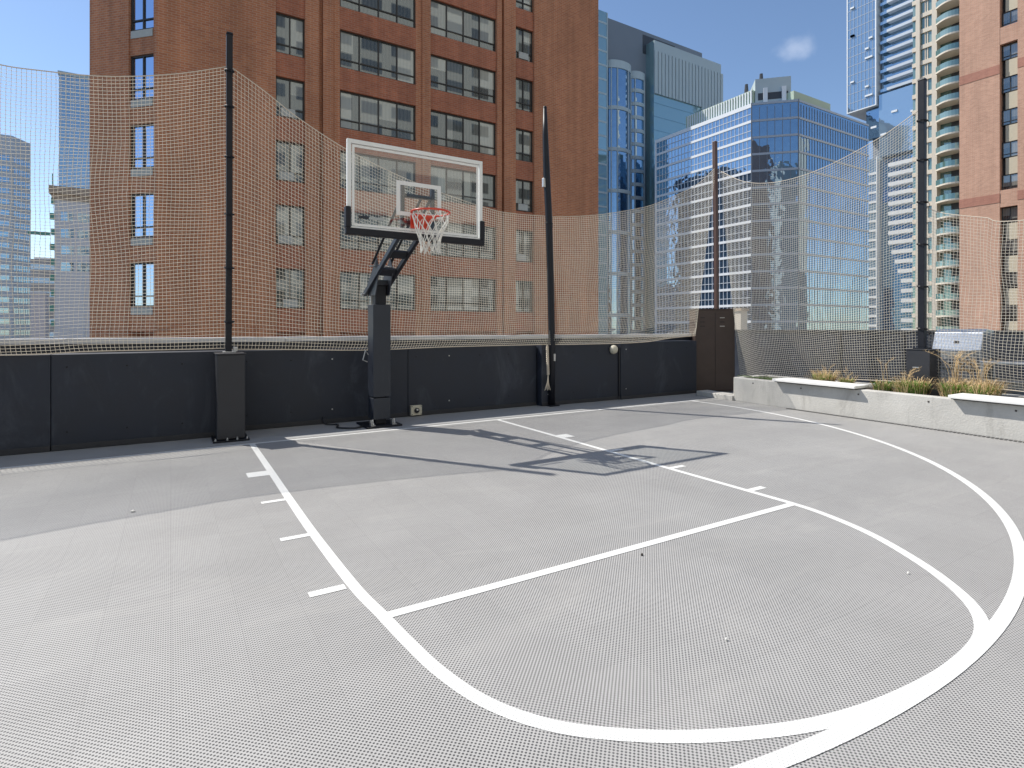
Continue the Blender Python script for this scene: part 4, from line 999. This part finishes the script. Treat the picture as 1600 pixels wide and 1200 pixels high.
# L1 grey office: corner at px 18; right face recedes
def place(px, d): q = EYE+ray(px, 512)*d; q[2] = 0; return q
c1_ = place(19, 150)
L1 = empty('grey_office_tower', (c1_[0]-8, c1_[1]+8, -30), 'pale grey office tower with blue window strips at the far left', 'building')
fl = Face(c1_, (-1, 0), (0, -1)); ang = R_(50); fr_ = Face(c1_, (math.sin(R_(25)), math.cos(R_(25))), (math.cos(R_(25)), -math.sin(R_(25))))
lr = fr_.at(48); hL = zof(212, 150)
b = MB(); b.prism([tuple(c1_[:2]), tuple(fr_.P(lr, 0)[:2]), tuple((fr_.P(lr, 0)+np.array([-20, 6, 0]))[:2]), tuple((c1_+np.array([-30, 12, 0]))[:2]), tuple((c1_+np.array([-30, 0, 0]))[:2])], -30, hL); b.build('wall', M['office'], L1)
for k in range(19):
    z = hL-5.5-k*2.9
    b = MB(); b.tone = .1; fl.box(b, .6, 28, z-1.3, z, -.2, .03); b.build('window_strip', M['blueglass'], L1)
    b = MB()
    for j in range(7): b.tone = random.random()*.4; fr_.box(b, .6+(lr-.8)*j/7, .6+(lr-.8)*(j+.68)/7, z-1.5, z, -.2, .03)
    b.build('window_strip', M['blueglass'], L1)
# L2 blue glass tower behind
c2_ = place(92, 190); fl2 = Face(c2_, (1, 0), (0, -1)); h2 = zof(116, 190)
L2 = empty('blue_glass_tower', (c2_[0]+10, c2_[1]+10, -30), 'slim blue glass tower rising behind the tan corniced building at left', 'building')
b = MB(); b.tone = .5; fl2.box(b, 0, 24, -30, h2, -20, 0); g2 = b.build('glass_facade', M['skyglass'], L2)
b = MB(); z = 2
while z < h2: fl2.box(b, -.1, 24.1, z, z+.35, .001, .15); z += 3.2
for j in range(13): fl2.box(b, j*1.9, j*1.9+.16, -20, h2-.1, .151, .2)
b.build('mullion_grid', M['office'], g2)
b = MB(); fl2.box(b, -.3, 24.2, h2+.001, h2+1.2, -20, .3); b.build('roof_edge', M['fin'], L2)
# L3 pale stone building with copper edged cornice
c3_ = place(85, 110); fl3 = Face(c3_, (1, 0), (0, -1)); h3 = zof(303, 110)
L3 = empty('corniced_building', (c3_[0]+8, c3_[1]+6, -30), 'pale stone building with tan cornice left of the brick block', 'building')
b = MB(); fl3.box(b, 0, 16, -30, h3, -14, 0); b.build('wall', M['palegrey'], L3)
b = MB(); fl3.box(b, -.8, 16.3, h3+.001, h3+1.5, -14.5, .8); fl3.box(b, -.4, 16.2, h3-1, h3-.001, .001, .35); b.build('cornice', M['tan'], L3)
for k in range(9): b = MB(); fl3.box(b, -.5-.2*(k % 2), -.001, h3-2-k*3, h3-.8-k*3, -.6, .2); b.build('copper_trim', M['copper'], L3)
b = MB(); fl3.box(b, -4, -.702, h3-8.2, h3-7.6, -.5, .1); b.build('copper_arm', M['copper'], L3)
b = MB(); b.tube([fl3.P(-.3, h3+1.5, -.3), fl3.P(-.3, h3+4, -.3)], .12, 6); b.build('mast', M['copper'], L3)
for k in range(4):
    for j in range(3):
        z = h3-3.4-k*3.3; b = MB(); b.tone = random.random()*.5; fl3.box(b, 1.0+j*2.6, 3.0+j*2.6, z-1.7, z, -.2, .02); wo = b.build('window', M['skyglass'], L3)
b = MB()
for j in (4.4, 9.0): fl3.box(b, j, j+.35, -30, h3-16, .001, .25)
b.build('pilaster', M['office'], L3)
# L4 low dark block with white panel
c4_ = place(44, 172); fl4 = Face(c4_, (1, 0), (0, -1)); h4 = zof(404, 172)
L4 = empty('low_dark_block', (c4_[0]+6, c4_[1]+6, -30), 'low dark block between the two left towers', 'building')
b = MB(); fl4.box(b, 0, 14, -30, h4, -12, 0); b.build('wall', M['lowdark'], L4)
b = MB(); fl4.box(b, 1.5, 9, h4+.001, h4+.6, -12, .2); b.build('roof_edge', M['office'], L4)
b = MB(); fl4.box(b, 9.3, 13.9, h4+.001, h4+4.2, -10, -.5); b.build('roof_plant_room', M['greymetal'], L4)
for k in range(6):
    b = MB(); fl4.box(b, .6, 13.4, h4-3.2-k*4.2, h4-1.6-k*4.2, -.2, .02); b.build('window_strip', M['blueglass'], L4)
e = empty('white_stair_tower', (*place(50, 88)[:2], -30), 'plain white block low in front of the dark building at left', 'building')
fw_ = Face(place(48, 88), (1, 0), (0, -1)); b = MB(); fw_.box(b, 0, fw_.at(71), -30, zof(459, 88), -3, 0); b.build('wall', M['whitebox'], e)
b = MB(); fw_.box(b, -.1, fw_.at(71)+.1, zof(459, 88)+.001, zof(459, 88)+.3, -3.1, .1); b.build('coping', M['palegrey'], e)

# --- towers behind the viewer and behind the brick block: they show as reflections in the glass
def grid_tower(name, x0, x1, y0, y1, z1, mw, mg, label, sx=3.2, sz=2.9, side=1):
    e = empty(name, ((x0+x1)/2, (y0+y1)/2, -30), label, 'building')
    b = MB(); b.box(x0, x1, y0, y1, -30, z1); b.build('wall', mw, e)
    yy = y1 if side > 0 else y0
    b = MB(); z = -4
    while z < z1-2.5:
        x = x0+.6
        while x < x1-sx*.8:
            b.tone = random.random()*.4; b.box(x, x+sx*.68, min(yy-.1*side, yy+.03*side), max(yy-.1*side, yy+.03*side), z, z+sz*.55); x += sx
        z += sz
    b.build('window_grid', mg, e); return e
grid_tower('pale_residential_tower', -40, 50, -46, -30, 70, M['paletower'], M['wpane'], 'pale concrete tower mirrored in the windows of the brick block', 4.2)
grid_tower('dark_office_tower', -16, 33, 140, 165, 66, M['darktower'], M['frame'], 'dark tower mirrored in the bright side of the banded office', 3.4, 3.4, -1)

# ------------------------------------------------------------------ light, sky, camera
SUN = np.array([-.475, .71, 1.0]); SUN /= np.linalg.norm(SUN)
sd = bpy.data.lights.new('sun', 'SUN'); so = bpy.data.objects.new('sun', sd); COL.objects.link(so)
sd.energy = 4.5; sd.angle = R_(.5); sd.color = (1., .955, .88)
so.rotation_euler = Vector(SUN).to_track_quat('Z', 'Y').to_euler(); so.location = (0, 0, 60)
wd = bpy.data.worlds.new('World'); scene.world = wd; wd.use_nodes = True
nt = wd.node_tree; L = nt.links; bg = nt.nodes['Background']
sky = nt.nodes.new('ShaderNodeTexSky'); sky.sky_type = 'NISHITA'; sky.sun_disc = False
sky.sun_elevation = math.asin(SUN[2]); sky.sun_rotation = math.atan2(SUN[0], SUN[1]); sky.altitude = 600; sky.air_density = 1.; sky.dust_density = .25; sky.ozone_density = 2.4
# one thin small cloud
tc = nt.nodes.new('ShaderNodeTexCoord'); cd = ray(1240, 74); cd = cd/np.linalg.norm(cd)
vs = nt.nodes.new('ShaderNodeVectorMath'); vs.operation = 'SUBTRACT'; L.new(tc.outputs['Generated'], vs.inputs[0]); vs.inputs[1].default_value = tuple(cd)
mp = nt.nodes.new('ShaderNodeMapping'); mp.vector_type = 'POINT'; mp.inputs['Scale'].default_value = (1.25, 1.25, 2.1); L.new(vs.outputs[0], mp.inputs[0])
ln = nt.nodes.new('ShaderNodeVectorMath'); ln.operation = 'LENGTH'; L.new(mp.outputs[0], ln.inputs[0])
nz = nt.nodes.new('ShaderNodeTexNoise'); nz.inputs['Scale'].default_value = 26; nz.inputs['Detail'].default_value = 6; L.new(tc.outputs['Generated'], nz.inputs['Vector'])
a = nt.nodes.new('ShaderNodeMath'); a.operation = 'MULTIPLY_ADD'; L.new(nz.outputs['Fac'], a.inputs[0]); a.inputs[1].default_value = -.075; L.new(ln.outputs['Value'], a.inputs[2])
mr = nt.nodes.new('ShaderNodeMapRange'); mr.interpolation_type = 'SMOOTHSTEP'; L.new(a.outputs[0], mr.inputs['Value'])
mr.inputs['From Min'].default_value = .004; mr.inputs['From Max'].default_value = -.04; mr.inputs['To Min'].default_value = 0; mr.inputs['To Max'].default_value = .2
mx = nt.nodes.new('ShaderNodeMix'); mx.data_type = 'RGBA'; L.new(mr.outputs[0], mx.inputs['Factor']); L.new(sky.outputs[0], mx.inputs['A']); mx.inputs['B'].default_value = (9, 9.2, 9.6, 1)
L.new(mx.outputs['Result'], bg.inputs['Color']); bg.inputs['Strength'].default_value = .125

cam = bpy.data.cameras.new('camera'); co = bpy.data.objects.new('camera', cam); COL.objects.link(co)
cam.sensor_width = 36; cam.lens = 36*F_/1600; cam.shift_y = -(600-HY)/1600; cam.clip_start = .05; cam.clip_end = 4000
co.location = tuple(EYE); co.rotation_euler = (math.pi/2, 0, -YAW); scene.camera = co
scene.view_settings.view_transform = 'Standard'; scene.view_settings.look = 'None'; scene.view_settings.gamma = 1; scene.view_settings.exposure = .38
scene.cycles.max_bounces = 8; scene.cycles.transparent_max_bounces = 12
